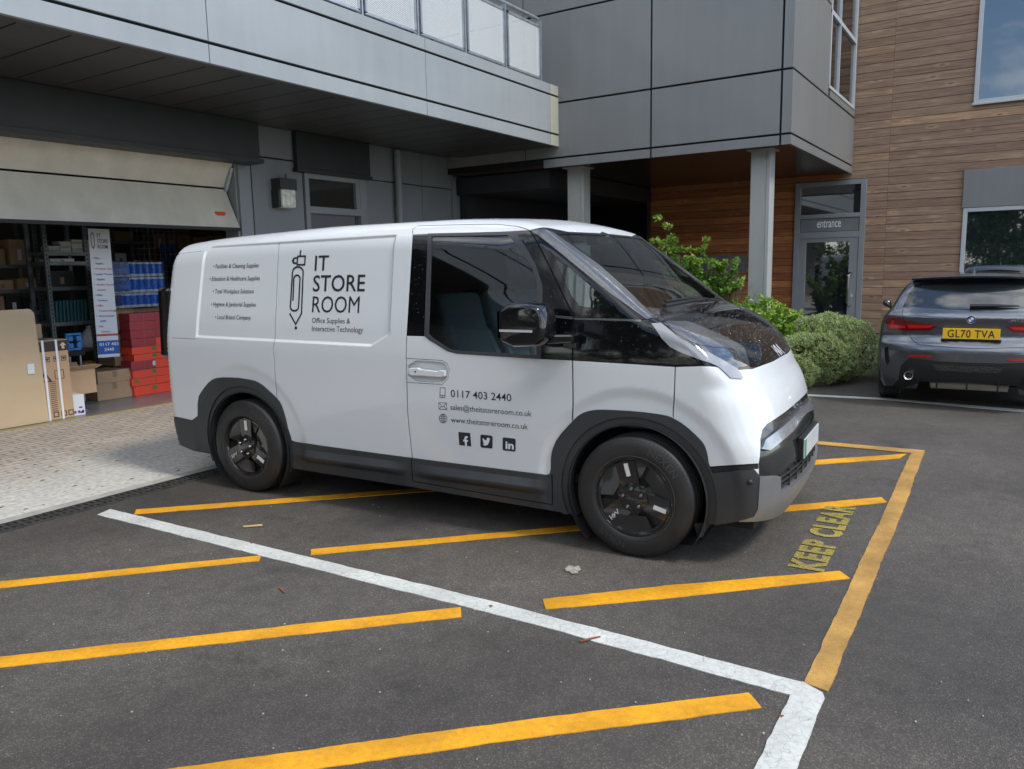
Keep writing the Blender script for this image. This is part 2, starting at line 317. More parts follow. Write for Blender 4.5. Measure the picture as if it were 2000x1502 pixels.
for i in range(12):
    for j in range(2): mb.box(13.4+j*.62,13.4+j*.62+.6,-5+i*.61,-5+i*.61+.6,-.03,.03)
pth=mb.build('door_path',slab); pth.location=(1.6,.1,0); pth['kind']='structure'

# ================= building =================
XW=16.37
bld=empty('office_building',(11.6,8.9,0),0,'modern office building with grey metal panels, timber cladding and an open loading bay','building')
BO=np.array([11.6,8.9,0.])
def bp(mb,name,m,parent=None,bev=0,label=None,smooth=False):
    """build in world coordinates under the building (or a part of it)"""
    par=parent if parent is not None else bld
    off=np.array(par.location)+(BO if par is not bld else 0)
    mb.v=[tuple(np.array(v)-off) for v in mb.v]
    o=mb.build(name,m,par,bev=bev,smooth=smooth)
    if label: o['label']=label
    return o
def bgroup(name,loc,label=None):
    o=bpy.data.objects.new(name,None); C.objects.link(o); o.parent=bld; o.location=tuple(np.array(loc)-BO)
    if label: o['label']=label
    return o
gp=mat('grey_panel',(.175,.18,.178),.42,coat=.12,fine=(3,.95,1.04,(2,2,.15)),var=(.6,.94,1.06),bump=(1.2,.12,.03))
gl=mat('silver_grey_panel',(.305,.33,.34),.42,coat=.12,fine=(3,.95,1.03,(2,1,.15)),var=(.5,.94,1.07,(1,1,3)),bump=(1.0,.12,.03))
gb=mat('blue_grey_wall_panel',(.19,.20,.21),.5,var=(1.5,.93,1.07))
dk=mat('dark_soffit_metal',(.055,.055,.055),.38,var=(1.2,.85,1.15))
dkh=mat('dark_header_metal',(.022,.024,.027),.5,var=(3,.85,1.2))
frm=mat('grey_frame_metal',(.22,.235,.245),.42,var=(3,.95,1.05))
lfr=mat('light_frame_metal',(.42,.45,.47),.4)
cream=mat('cream_panel',(.42,.41,.33),.5,var=(2,.9,1.05))
gv=mat('galvanised_steel',(.42,.46,.50),.38,.6,var=(8,.8,1.15))
# garage wall
mb=MB()
mb.box(7.27,7.74,8.89,9.05,0,2.05); mb.box(7.27,8.17,8.89,9.05,2.07,3.17); mb.box(7.27,8.17,8.89,9.05,3.19,3.6); mb.box(7.745,8.17,8.89,9.05,0,2.05)
bp(mb,'wall_pillar',gb,bev=.004)
mb=MB()
for xa,xb in ((9.47,10.9),(10.91,11.74),(11.86,14.3),(14.31,16.3)):
    mb.box(xa,xb,8.89,9.05,0,3.04); mb.box(xa,xb,8.89,9.05,3.055,3.6)
mb.box(11.745,11.855,8.85,9.05,0,3.6)
bp(mb,'rear_wall',gb,bev=.004)
mb=MB(); mb.box(-12,7.19,8.60,8.89,3.10,3.568); mb.box(-12,7.23,8.57,8.89,3.04,3.10); hx0=PL(580,300,1,8.80)[0]; hx1=PL(722,300,1,8.80)[0]; mb.box(hx0,hx1,8.80,8.885,3.08,3.60); mb.box(hx0-.02,hx1+.03,8.78,8.885,3.03,3.08)  # right-hand pair of boxes stands in for a dark flush recess
bp(mb,'header_beam_and_recess',dkh,bev=.004)
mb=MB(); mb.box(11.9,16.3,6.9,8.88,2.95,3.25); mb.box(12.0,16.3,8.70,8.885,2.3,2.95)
bp(mb,'wall_shadow_mass',dkh)  # dark boxes put the shadow over the far wall below the upper box
# garage jambs and back-up walls
mb=MB(); mb.box(7.05,7.25,8.89,9.02,0,3.06); mb.box(7.02,7.07,8.93,9.2,0,3.06)
bp(mb,'door_jamb',frm,bev=.004)
mb=MB(); mb.box(-1.2,-1,8.9,15,0,3.6); mb.box(10.5,10.7,9.06,15,0,3.6); mb.box(-1.2,10.7,15,15.2,0,3.6); mb.box(-1.2,10.7,9.06,15,3.45,3.6); mb.box(-12,-1,8.9,9.1,0,3.6)
bp(mb,'bay_wall',mat('dark_bay_wall',(.13,.115,.10),.9))
# overhead sectional door
sd_=bgroup('sectional_door',(3,8.9,2.2))
cd_=mat('cream_door_panel',(.64,.59,.49),.5,var=(1.6,.9,1.05,(1,1,1)),fine=(5,.9,1.05,(1,1,.25)))
def dpanel(y0,z0,y1,z1,th=-.04):
    a=np.array([0,y0,z0]);b=np.array([0,y1,z1]);d=(b-a)/np.linalg.norm(b-a);n=np.array([0,d[2],-d[1]])*th
    m_=MB(); m_.prism([(a[1],a[2]),(b[1],b[2]),(b[1]+n[1],b[2]+n[2]),(a[1]+n[1],a[2]+n[2])],lambda p,q:(-1.,p,q),lambda p,q:(7.0,p,q)); return m_
bp(dpanel(8.90,3.09,9.12,2.745),'door_panel',cd_,sd_,bev=.004); bp(dpanel(9.118,2.725,8.87,2.205),'door_panel',cd_,sd_,bev=.004)
bp(MB().box(-1,7.0,8.85,8.90,2.165,2.205),'bottom_seal',mat('rubber',(.02,.02,.02),.7),sd_)
mb=MB(); mb.tube([(7.0,8.95,3.0),(7.0,9.1,2.72),(6.98,9.3,2.6),(6.98,9.8,2.6)],.03); bp(mb,'hinge_arm',gv,sd_)
st=MB(); c0=PL(420,414,1,8.905)
def door_pt(px,py,off=.0):
    # point on lower panel plane: through (9.12,2.735),(8.87,2.205)
    d=rays([(px,py)])[0]; n=np.array([0,.53,-.25]); n/=np.linalg.norm(n); p0=np.array([0,8.87,2.205]); s=((p0-CAM)@n)/(d@n); return CAM+d*s-n*off
a=[door_pt(*q,off=.004) for q in ((419,413),(438,414),(441,418),(438,422),(424,421),(419,417))]
st.add(a,[tuple(range(6))]); bp(st,'sticker',mat('orange_sticker',(.7,.10,.02),.5),sd_)
# wall vent, door with window
mb=MB(); mb.box(8.19,8.27,8.86,9.0,0,3.05); mb.box(9.33,9.47,8.86,9.0,0,3.05); mb.box(8.27,9.33,8.86,9.0,2.96,3.05); mb.box(8.27,9.33,8.86,9.0,2.46,2.56); mb.box(9.25,9.33,8.87,9.0,2.56,2.96)
dr2=bgroup('side_door',(8.8,8.9,0)); bp(mb,'frame',frm,dr2,bev=.005)
bp(MB().box(8.27,9.25,8.93,8.95,2.56,2.96),'glazing',mat('dark_olive_glass',(.02,.022,.018),.08,coat=.3),dr2)
bp(MB().box(8.27,9.25,8.92,8.95,0,2.46),'lower_panel',mat('lower_panel_grey',(.12,.12,.125),.35),dr2)
mb=MB(); mb.tube([(10.19,8.80,0),(10.19,8.80,3.56)],.062,16); mb.tube([(10.19,8.80,2.55),(10.19,8.80,2.68)],.072,16)
bp(mb,'downpipe',gb,smooth='auto')
vp_=PL(995,372,1,8.885);vq=PL(1031,418,1,8.885)
mb=MB(); mb.box(vp_[0],vq[0],8.87,8.889,vq[2],vp_[2])
for i in range(8): zz=vq[2]+.03+i*(vp_[2]-vq[2]-.05)/8; mb.box(vp_[0]+.03,vq[0]-.03,8.855,8.872,zz,zz+.02)
bp(mb,'vent_grille',dkh)
# lamp
lp=bgroup('wall_lamp',(7.8,8.8,2.7))
a=PL(555,368,1,8.80); lx=a[0]; 
mb=MB(); mb.box(lx-.15,lx+.15,8.70,8.89,2.75,2.90); mb.tube([(lx+.02,8.78,2.9),(lx+.02,8.78,2.97)],.012); mb.box(lx-.16,lx-.12,8.74,8.89,2.5,2.75)
bp(mb,'housing',mat('lamp_housing',(.03,.03,.035),.5),lp,bev=.02)
bp(MB().box(lx-.115,lx+.14,8.715,8.86,2.50,2.76),'lens',mat('lamp_lens',(.75,.75,.66),.35,var=(14,.6,1.2)),lp,bev=.03)
# soffit strips
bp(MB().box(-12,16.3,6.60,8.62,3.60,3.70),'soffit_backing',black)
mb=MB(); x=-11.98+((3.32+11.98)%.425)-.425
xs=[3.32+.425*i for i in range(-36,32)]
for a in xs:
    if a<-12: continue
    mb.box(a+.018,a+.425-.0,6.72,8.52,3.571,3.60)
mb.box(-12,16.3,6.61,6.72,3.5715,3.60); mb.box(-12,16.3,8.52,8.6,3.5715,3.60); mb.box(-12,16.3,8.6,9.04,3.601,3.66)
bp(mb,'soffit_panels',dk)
# fascia
mb=MB(); seams=[-12,-5,-1.6,1.7,4.96,8.2,11.36]
for a,b in zip(seams[:-1],seams[1:]):
    mb.box(a+.004,b-.004,6.55,6.60,3.565,3.735); mb.box(a+.004,b-.004,6.55,6.60,3.765,4.335); mb.box(a+.004,b-.004,6.55,6.60,4.365,4.51)
mb.box(-12,11.62,6.60,6.9,4.48,4.512)
bp(mb,'fascia',gl,bev=.003)
mb=MB(); 
for z0,z1 in ((3.565,3.735),(3.765,4.335),(4.365,4.51)): mb.box(11.364,11.625,6.548,6.60,z0,z1)
bp(mb,'cream_fascia_end',cream,bev=.003)
bp(MB().box(-12,11.62,6.575,6.66,3.60,4.48),'fascia_backing',black)
bp(MB().box(-12,11.6,6.9,12,4.40,4.47),'balcony_floor',conc)
# balcony back wall: dark glazing
ub=mat('dark_upper_wall',(.03,.032,.035),.5)
bp(MB().box(-12,11.6,9.6,9.8,4.47,7.6),'upper_rear_wall',ub)
mb=MB()
for i in range(-7,8): mb.box(i*1.5+.1,i*1.5+1.4,9.56,9.6,4.6,6.9)
bp(mb,'upper_window',mat('upper_glazing',(.01,.012,.014),.05,spec=.8))
# railing
def perf_mat():
    m=mat('perforated_sheet',(.68,.71,.72),.5,.0); t,b=nodes(m); Lk=t.links.new; tc=t.nodes.new('ShaderNodeTexCoord')
    sp=t.nodes.new('ShaderNodeSeparateXYZ'); Lk(tc.outputs['Object'],sp.inputs[0])
    def mod(src,p,off=0):
        a=t.nodes.new('ShaderNodeMath'); a.operation='PINGPONG'; a.inputs[1].default_value=p/2; 
        s=t.nodes.new('ShaderNodeMath'); s.operation='ADD'; s.inputs[1].default_value=off+50*p; Lk(src,s.inputs[0]); Lk(s.outputs[0],a.inputs[0]); return a.outputs[0]
    def circ(off):
        h=t.nodes.new('ShaderNodeMath'); h.operation='POWER'; h.inputs[1].default_value=2; Lk(mod(sp.outputs[0],.022,off),h.inputs[0])
        k=t.nodes.new('ShaderNodeMath'); k.operation='POWER'; k.inputs[1].default_value=2; Lk(mod(sp.outputs[2],.022,off),k.inputs[0])
        a=t.nodes.new('ShaderNodeMath'); a.operation='ADD'; Lk(h.outputs[0],a.inputs[0]); Lk(k.outputs[0],a.inputs[1])
        l=t.nodes.new('ShaderNodeMath'); l.operation='LESS_THAN'; l.inputs[1].default_value=.0052**2; Lk(a.outputs[0],l.inputs[0]); return l.outputs[0]
    mxx=t.nodes.new('ShaderNodeMath'); mxx.operation='MAXIMUM'; Lk(circ(0),mxx.inputs[0]); Lk(circ(.011),mxx.inputs[1])
    iv=t.nodes.new('ShaderNodeMath'); iv.operation='SUBTRACT'; iv.inputs[0].default_value=1; Lk(mxx.outputs[0],iv.inputs[1]); Lk(iv.outputs[0],b.inputs['Alpha']); return m
rl=bgroup('balcony_railing',(9,6.6,4.5)); PM=perf_mat()
posts=[11.15-1.01*i for i in range(23)]
for i,xx in enumerate(posts[:22]):
    mb=MB(); mb.box(xx-.012,xx+.012,6.58,6.66,4.51,5.42); bp(mb,'post',gv,rl)
    if i<20:
        mb=MB(); x0=posts[i+1]+.075; x1=xx-.075
        for (a,b,c,d) in ((x0-.03,x0,4.56,5.34),(x1,x1+.03,4.56,5.34),(x0-.03,x1+.03,5.31,5.345),(x0-.03,x1+.03,4.545,4.575)): mb.box(a,b,6.575,6.60,c,d)
        f_=bp(mb,'panel_frame',gv,rl)
        bp(MB().add([(x0,6.585,4.575),(x1,6.585,4.575),(x1,6.585,5.31),(x0,6.585,5.31)],[(0,1,2,3)]),'perforated_panel',PM,rl)
bp(MB().tube([(-11,6.66,5.47),(11.18,6.66,5.47)],.027,12),'handrail',gv,rl,smooth='auto')
# projecting upper box
mb=MB(); X0=11.63; Yc=2.83
ys=[(2.995,4.915),(4.945,7.2),(7.215,9.4)]
for z0,z1 in ((3.405,4.245),(4.275,5.65),(5.68,7.6)):
    for a,b in ys: mb.box(X0,X0+.04,a,b,z0,z1)
    mb.box(X0,X0+.04,Yc,2.965,z0,z1)
    if z0<4: mb.box(X0+.042,XW-.01,Yc,Yc+.04,z0,z1)
    else: mb.box(X0+.042,13.95,Yc,Yc+.04,z0,z1)
mb.box(14.1,XW-.01,Yc,Yc+.04,4.28,4.40)
mb.box(16.25,XW-.01,Yc,Yc+.04,4.4,7.6)
for a,b in ((2.965+.03,4.915),(4.945,6.85)): mb.box(X0,X0+.04,a,b,3.245,3.375)
mb.box(X0,X0+.04,Yc,2.965,3.245,3.375); mb.box(X0+.042,XW-.01,Yc,Yc+.04,3.245,3.375)
bp(mb,'upper_box_panels',gp,bev=.003)
bp(MB().box(X0+.03,13.9,Yc+.03,9.4,3.30,7.6),'upper_box_core',black)
bp(MB().box(13.9,XW-.02,Yc+.03,9.4,3.30,4.3),'upper_box_core',black)
bp(MB().box(13.9,XW-.02,Yc+1.2,9.4,4.3,7.6),'upper_box_core',mat('dim_room',(.03,.035,.04),.8))
bp(MB().box(X0+.042,XW-.02,Yc+.042,8.8,3.262,3.298),'box_soffit',mat('dark_gloss_soffit',(.035,.026,.022),.22,spec=.6))
wg=bgroup('corner_window',(15,Yc,5))
mb=MB(); 
for a,b in ((13.96,14.03),(14.72,14.76),(16.15,16.24)): mb.box(a,b,Yc-.01,Yc+.09,4.42,7.6)
mb.box(13.96,16.24,Yc-.012,Yc+.09,4.40,4.45); mb.box(13.96,16.24,Yc-.008,Yc+.088,5.55,5.62)
bp(mb,'frame',lfr,wg); bp(MB().box(14.0,16.2,Yc+.03,Yc+.04,4.43,7.6),'glazing',glass('window_glass',(.35,.42,.45),ior=1.9),wg)
# columns
colm=mat('column_paint',(.36,.37,.355),.5,var=(2,.9,1.06,(1,1,.5)))
for (pa,pb) in ((1108,1140),(1466,1505)):
    ya=PL(pa,340,0,12.0)[1]; yb=PL(pb,340,0,12.0)[1]
    mb=MB(); mb.box(12.0,12.22,yb+.06,ya,0,3.262); mb.box(11.99,12.0+.24,yb,yb+.06,0,3.262); mb.box(11.9,12.3,yb-.05,ya+.05,3.245,3.2615)
    bp(mb,'column',colm,bev=.01)
# timber cladding
def timber():
    m=mat('timber_boards',(.2,.14,.1),.75); t,b=nodes(m); Lk=t.links.new; tc=t.nodes.new('ShaderNodeTexCoord')
    at=t.nodes.new('ShaderNodeAttribute'); at.attribute_name='tone'
    fr=t.nodes.new('ShaderNodeMath'); fr.operation='FRACT'; Lk(at.outputs['Fac'],fr.inputs[0]); fl=t.nodes.new('ShaderNodeMath'); fl.operation='FLOOR'; Lk(at.outputs['Fac'],fl.inputs[0])
    # grain coordinates, shifted per board
    ml=t.nodes.new('ShaderNodeMath'); ml.operation='MULTIPLY'; ml.inputs[1].default_value=37; Lk(at.outputs['Fac'],ml.inputs[0])
    cb=t.nodes.new('ShaderNodeCombineXYZ'); Lk(ml.outputs[0],cb.inputs[0]); Lk(ml.outputs[0],cb.inputs[1])
    av=t.nodes.new('ShaderNodeVectorMath'); Lk(tc.outputs['Object'],av.inputs[0]); Lk(cb.outputs[0],av.inputs[1])
    def nz(s,sc3,d=5,dist=0):
        mp=t.nodes.new('ShaderNodeMapping'); mp.inputs['Scale'].default_value=sc3; Lk(av.outputs[0],mp.inputs[0])
        n=t.nodes.new('ShaderNodeTexNoise'); n.inputs['Scale'].default_value=s; n.inputs['Detail'].default_value=d; n.inputs['Distortion'].default_value=dist; Lk(mp.outputs[0],n.inputs['Vector']); return n
    def ramp(src,stops):
        r=t.nodes.new('ShaderNodeValToRGB'); Lk(src,r.inputs[0]); e=r.color_ramp.elements
        while len(e)<len(stops): e.new(.5)
        for i,(p,c) in enumerate(stops): e[i].position=p; e[i].color=(*c,1)
        return r.outputs[0]
    cw=ramp(fr.outputs[0],[(0,(.225,.145,.098)),(.45,(.26,.172,.116)),(.85,(.29,.192,.128)),(1,(.36,.225,.13))])
    co=ramp(fr.outputs[0],[(0,(.24,.08,.026)),(.5,(.33,.115,.036)),(1,(.43,.165,.05))])
    gtm=t.nodes.new('ShaderNodeMath'); gtm.operation='GREATER_THAN'; gtm.inputs[1].default_value=1.5; Lk(at.outputs['Fac'],gtm.inputs[0])
    mx=t.nodes.new('ShaderNodeMix'); mx.data_type='RGBA'; Lk(gtm.outputs[0],mx.inputs[0]); Lk(cw,mx.inputs[6]); Lk(co,mx.inputs[7])
    g1=nz(1.0,(1,.9,22),5,1.2); gr=t.nodes.new('ShaderNodeMapRange'); gr.inputs[1].default_value=.3; gr.inputs[2].default_value=.7; gr.inputs[3].default_value=.72; gr.inputs[4].default_value=1.28; Lk(g1.outputs['Fac'],gr.inputs[0])
    g2=nz(1.0,(1,5,120),3); g2r=t.nodes.new('ShaderNodeMapRange'); g2r.inputs[1].default_value=.3; g2r.inputs[2].default_value=.7; g2r.inputs[3].default_value=.8; g2r.inputs[4].default_value=1.2; Lk(g2.outputs['Fac'],g2r.inputs[0])
    # knots
    v=t.nodes.new('ShaderNodeTexVoronoi'); mp=t.nodes.new('ShaderNodeMapping'); mp.inputs['Scale'].default_value=(1,2.0,6); Lk(av.outputs[0],mp.inputs[0]); Lk(mp.outputs[0],v.inputs['Vector']); v.inputs['Scale'].default_value=1
    kr=t.nodes.new('ShaderNodeMapRange'); kr.inputs[1].default_value=.05; kr.inputs[2].default_value=.14; kr.inputs[3].default_value=.45; kr.inputs[4].default_value=1; Lk(v.outputs['Distance'],kr.inputs[0])
    kr2=t.nodes.new('ShaderNodeMapRange'); kr2.inputs[1].default_value=.14; kr2.inputs[2].default_value=.32; kr2.inputs[3].default_value=1.35; kr2.inputs[4].default_value=1; Lk(v.outputs['Distance'],kr2.inputs[0])
    cur=gr.outputs[0]
    for q in (g2r,kr,kr2):
        m_=t.nodes.new('ShaderNodeMath'); m_.operation='MULTIPLY'; Lk(cur,m_.inputs[0]); Lk(q.outputs[0],m_.inputs[1]); cur=m_.outputs[0]
    s=t.nodes.new('ShaderNodeVectorMath'); s.operation='SCALE'; Lk(mx.outputs[2],s.inputs[0]); Lk(cur,s.inputs['Scale']); Lk(s.outputs[0],b.inputs['Base Color'])
    bpn=t.nodes.new('ShaderNodeBump'); bpn.inputs['Strength'].default_value=.5; bpn.inputs['Distance'].default_value=.004; Lk(g2.outputs['Fac'],bpn.inputs['Height']); Lk(bpn.outputs[0],b.inputs['Normal']); return m
TIM=timber()
w1=[(.90,3.0) for _ in ()]
yL=PL(1270,400,0,XW)[1]      # left end of timber at the dark passage
WIN=[(-4.0,.90,4.27,7.0),(-4.0,.95,.85,3.16)]                # two windows at the right
DOOR=(2.56,3.86,0,3.15)
mb=MB(); z=.22; pitch=.1465
while z<7.6:
    zc=z+pitch/2; under=z<3.2
    iv=[(-6.,2.2),(2.2,yL if under else 2.9)]
    for a,b in iv:
        cuts=[a,b]; 
        holes=[(h[0],h[1]) for h in WIN+[DOOR] if h[2]<zc<h[3]]
        segs=[(a,b)]
        for h0,h1 in holes:
            ns_=[]
            for s0,s1 in segs:
                if h1<=s0 or h0>=s1: ns_.append((s0,s1)); continue
                if s0<h0: ns_.append((s0,h0))
                if h1<s1: ns_.append((h1,s1))
            segs=ns_
        for s0,s1 in segs:
            # protected (orange) part sits under the box
            parts=[(s0,s1)]
            if under and s1>3.0: 
                parts=[(s0,min(s1,3.0)),(max(s0,3.0),s1)] if s0<3.0 else [(s0,s1)]
            for p0,p1 in parts:
                if p1-p0<.02: continue
                o2=2. if (p0>=2.99 and under) else 0.
                dx=rng.uniform(-.002,.002); q0=p0
                brk=[p0]; 
                if p1-p0>3.5: brk.append(p0+rng.uniform(1.2,p1-p0-1))
                brk.append(p1)
                for u0,u1 in zip(brk[:-1],brk[1:]):
                    mb.box(XW+dx,XW+.02,u0+.0015,u1-.0015,z+.004,z+pitch-.004,tone=o2+rng.uniform(.02,.98))
    z+=pitch
bp(mb,'timber_cladding',TIM)
def wallbox():
    mb=MB(); z0,z1=0,7.6
    mb.box(XW+.02,XW+.3,-6,-4,0,z1); mb.box(XW+.02,XW+.3,.95,2.56,0,z1); mb.box(XW+.02,XW+.3,2.56,3.86,3.15,z1); mb.box(XW+.02,XW+.3,3.86,yL,0,z1)
    mb.box(XW+.02,XW+.3,-4,.95,0,.85); mb.box(XW+.02,XW+.3,-4,.95,3.16,4.27); mb.box(XW+.02,XW+.3,-4,.95,7.0,z1); mb.box(XW+.02,XW+.3,.90,.95,4.27,7)
    return mb
bp(wallbox(),'wall_core',black)
bp(MB().box(XW-.01,XW+.02,-6,2.5,.05,.2),'plinth',gp)
bp(MB().box(XW+.02,XW+.3,yL+.0,9,3.15,7.6),'wall_core',black)
bp(MB().box(XW-.03,XW+.02,yL-.02,yL+.06,0,3.2),'corner_trim',mat('brown_trim',(.06,.03,.02),.6))
bp(MB().box(XW+2,XW+2.2,0,15,0,7.5),'passage_dark_sheet',black); bp(MB().box(14,XW+2,13,13.2,0,7.5),'passage_dark_sheet',black); bp(MB().box(14,XW+2,9.05,13,3.2,3.4),'passage_dark_sheet',black)  # black sheets stand for the open passage's darkness and stop sky showing through
# windows
glz=mat('dark_window_glass',(.012,.016,.02),.02,spec=1.0); nodes(glz)[1].inputs['IOR'].default_value=1.9
def window(y0,y1,z0,z1,name='window',fw=.07):
    w=bgroup(name,(XW,(y0+y1)/2,(z0+z1)/2))
    mb=MB()
    mb.box(XW-.05,XW+.06,y1-fw,y1,z0,z1); mb.box(XW-.05,XW+.06,y0,y0+fw,z0,z1); mb.box(XW-.05,XW+.06,y0+fw,y1-fw,z0,z0+fw); mb.box(XW-.05,XW+.06,y0+fw,y1-fw,z1-fw,z1)
    mb.box(XW-.075,XW-.052,y0,y1+.02,z0-.02,z0+.02)
    bp(mb,'frame',lfr,w,bev=.006); bp(MB().box(XW,XW+.01,y0+fw,y1-fw,z0+fw,z1-fw),'pane',glz,w); return w
window(-4.0,.90,4.27,7.0); window(-4.0,.95,.85,2.50)
bp(MB().box(XW-.06,XW+.02,-4,.97,2.505,3.16),'grey_spandrel',gp,bev=.003)
# entrance
ed=bgroup('entrance_door',(XW,3.2,0))
y0,y1=2.56,3.86; fr_=MB()
for a,b,c,d in ((y0,y0+.10,0,3.14),(y1-.11,y1,0,3.14),(y0+.10,y1-.11,3.05,3.14),(y0+.10,y1-.11,2.44,2.52),(y0+.10,y1-.11,2.06,2.18)): fr_.box(XW-.04,XW+.06,a,b,c,d)
bp(fr_,'frame',frm,ed,bev=.006)
lf=MB()
for a,b,c,d in ((y0+.105,y0+.26,.05,2.055),(y1-.24,y1-.115,.05,2.055),(y0+.26,y1-.24,1.98,2.055),(y0+.26,y1-.24,.05,.17)): lf.box(XW-.03,XW+.03,a,b,c,d)
bp(lf,'door_leaf',frm,ed,bev=.004)
bp(MB().box(XW,XW+.01,y0+.26,y1-.24,.17,1.98),'door_glass',glz,ed); bp(MB().box(XW,XW+.01,y0+.1,y1-.11,2.52,3.05),'transom_glass',glz,ed)
bp(MB().box(XW-.02,XW+.02,y0+.11,y1-.12,2.19,2.43),'sign_panel',gp,ed)
mb=MB(); hy=y0+.20; mb.tube([(XW-.03,hy,1.38),(XW-.10,hy+.02,1.38),(XW-.11,hy+.04,1.33),(XW-.11,hy+.04,.82),(XW-.10,hy+.02,.77),(XW-.03,hy,.77)],.026,10)
bp(mb,'handle',mat('steel',(.6,.6,.6),.25,1),ed,smooth='auto'); bp(MB().box(XW-.036,XW-.03,hy-.04,hy-.0,.92,.98),'lock',lfr,ed)
mb=MB(); text_on(mb,'entrance',(XW-.025,(y0+y1)/2,2.265),(0,-1,0),(0,0,1),.17,w=.44,bold=.008,center=True)
bp(mb,'sign_lettering',mat('white_letters',(.8,.8,.8),.5),ed)
# grey sign on the timber behind the shrub
sa=PL(1375,500,0,XW-.03); sb=PL(1457,531,0,XW-.03); yr=min(sa[1],sb[1]); yl_=yr+1.15
o=MB().box(XW-.03,XW-.005,yr,yl_,sb[2],sa[2]); sg=bgroup('timber_wall_sign',(XW,yr,sb[2])); bp(o,'board',mat('sign_grey',(.13,.13,.14),.5),sg)
mb=MB(); text_on(mb,'ng',(XW-.034,yr+.33,sb[2]+.07),(0,-1,0),(0,0,1),.10,bold=.004); bp(mb,'lettering',black,sg)
# corner sky-light strip & roof cap
bp(MB().box(-12,11.6,9.6,15.2,7.6,7.8),'roof',gp); bp(MB().box(11.61,22,2.83,15.2,7.6,7.8),'roof',gp); bp(MB().box(16.35,22,-6,2.83,7.6,7.8),'roof',gp)
bp(MB().box(XW+4,XW+4.2,-6,2.5,0,7.6),'inner_wall',black)
# ================= vehicle shells =================
TH=-1.50638399
VD=np.array([np.cos(TH),np.sin(TH),0]);VL=np.array([-np.sin(TH),np.cos(TH),0])
VAN0=np.array([3.62423726,4.69855515,0])+VL*.93
def smax(a,b,k):
    h=np.maximum(k-np.abs(a-b),0)/k
    return np.maximum(a,b)+h*h*k*.25
def sst(x,a,b):
    t=np.clip((x-a)/(b-a),0,1); return t*t*(3-2*t)
def pchip(xs,ys):
    xs=np.array(xs,float);ys=np.array(ys,float);h=np.diff(xs);dl=np.diff(ys)/h;m=np.zeros(len(xs))
    for i in range(1,len(xs)-1):
        if dl[i-1]*dl[i]>0:
            w1=2*h[i]+h[i-1];w2=h[i]+2*h[i-1];m[i]=(w1+w2)/(w1/dl[i-1]+w2/dl[i])
    m[0]=dl[0];m[-1]=dl[-1]
    def f(x):
        x=np.asarray(x,float);i=np.clip(np.searchsorted(xs,x)-1,0,len(xs)-2);H=h[i];t=(x-xs[i])/H
        r=(2*t**3-3*t**2+1)*ys[i]+(t**3-2*t**2+t)*H*m[i]+(-2*t**3+3*t**2)*ys[i+1]+(t**3-t**2)*H*m[i+1]
        r=np.where(x<xs[0],ys[0]+(x-xs[0])*m[0],r); return np.where(x>xs[-1],ys[-1]+(x-xs[-1])*m[-1],r)
    return f
def pdist(x,z,poly):
    n=len(poly);d=np.full(x.shape,9.);ins=np.zeros(x.shape,bool)
    for i in range(n):
        ax,az=poly[i];bx,bz=poly[(i+1)%n];ex,ez=bx-ax,bz-az
        t=np.clip(((x-ax)*ex+(z-az)*ez)/(ex*ex+ez*ez+1e-12),0,1)
        d=np.minimum(d,np.hypot(x-ax-t*ex,z-az-t*ez))
        c=(az>z)!=(bz>z)
        ins^=c&(x<(bx-ax)*(z-az)/((bz-az) if bz!=az else 1e-9)+ax)
    return np.where(ins,-d,d)
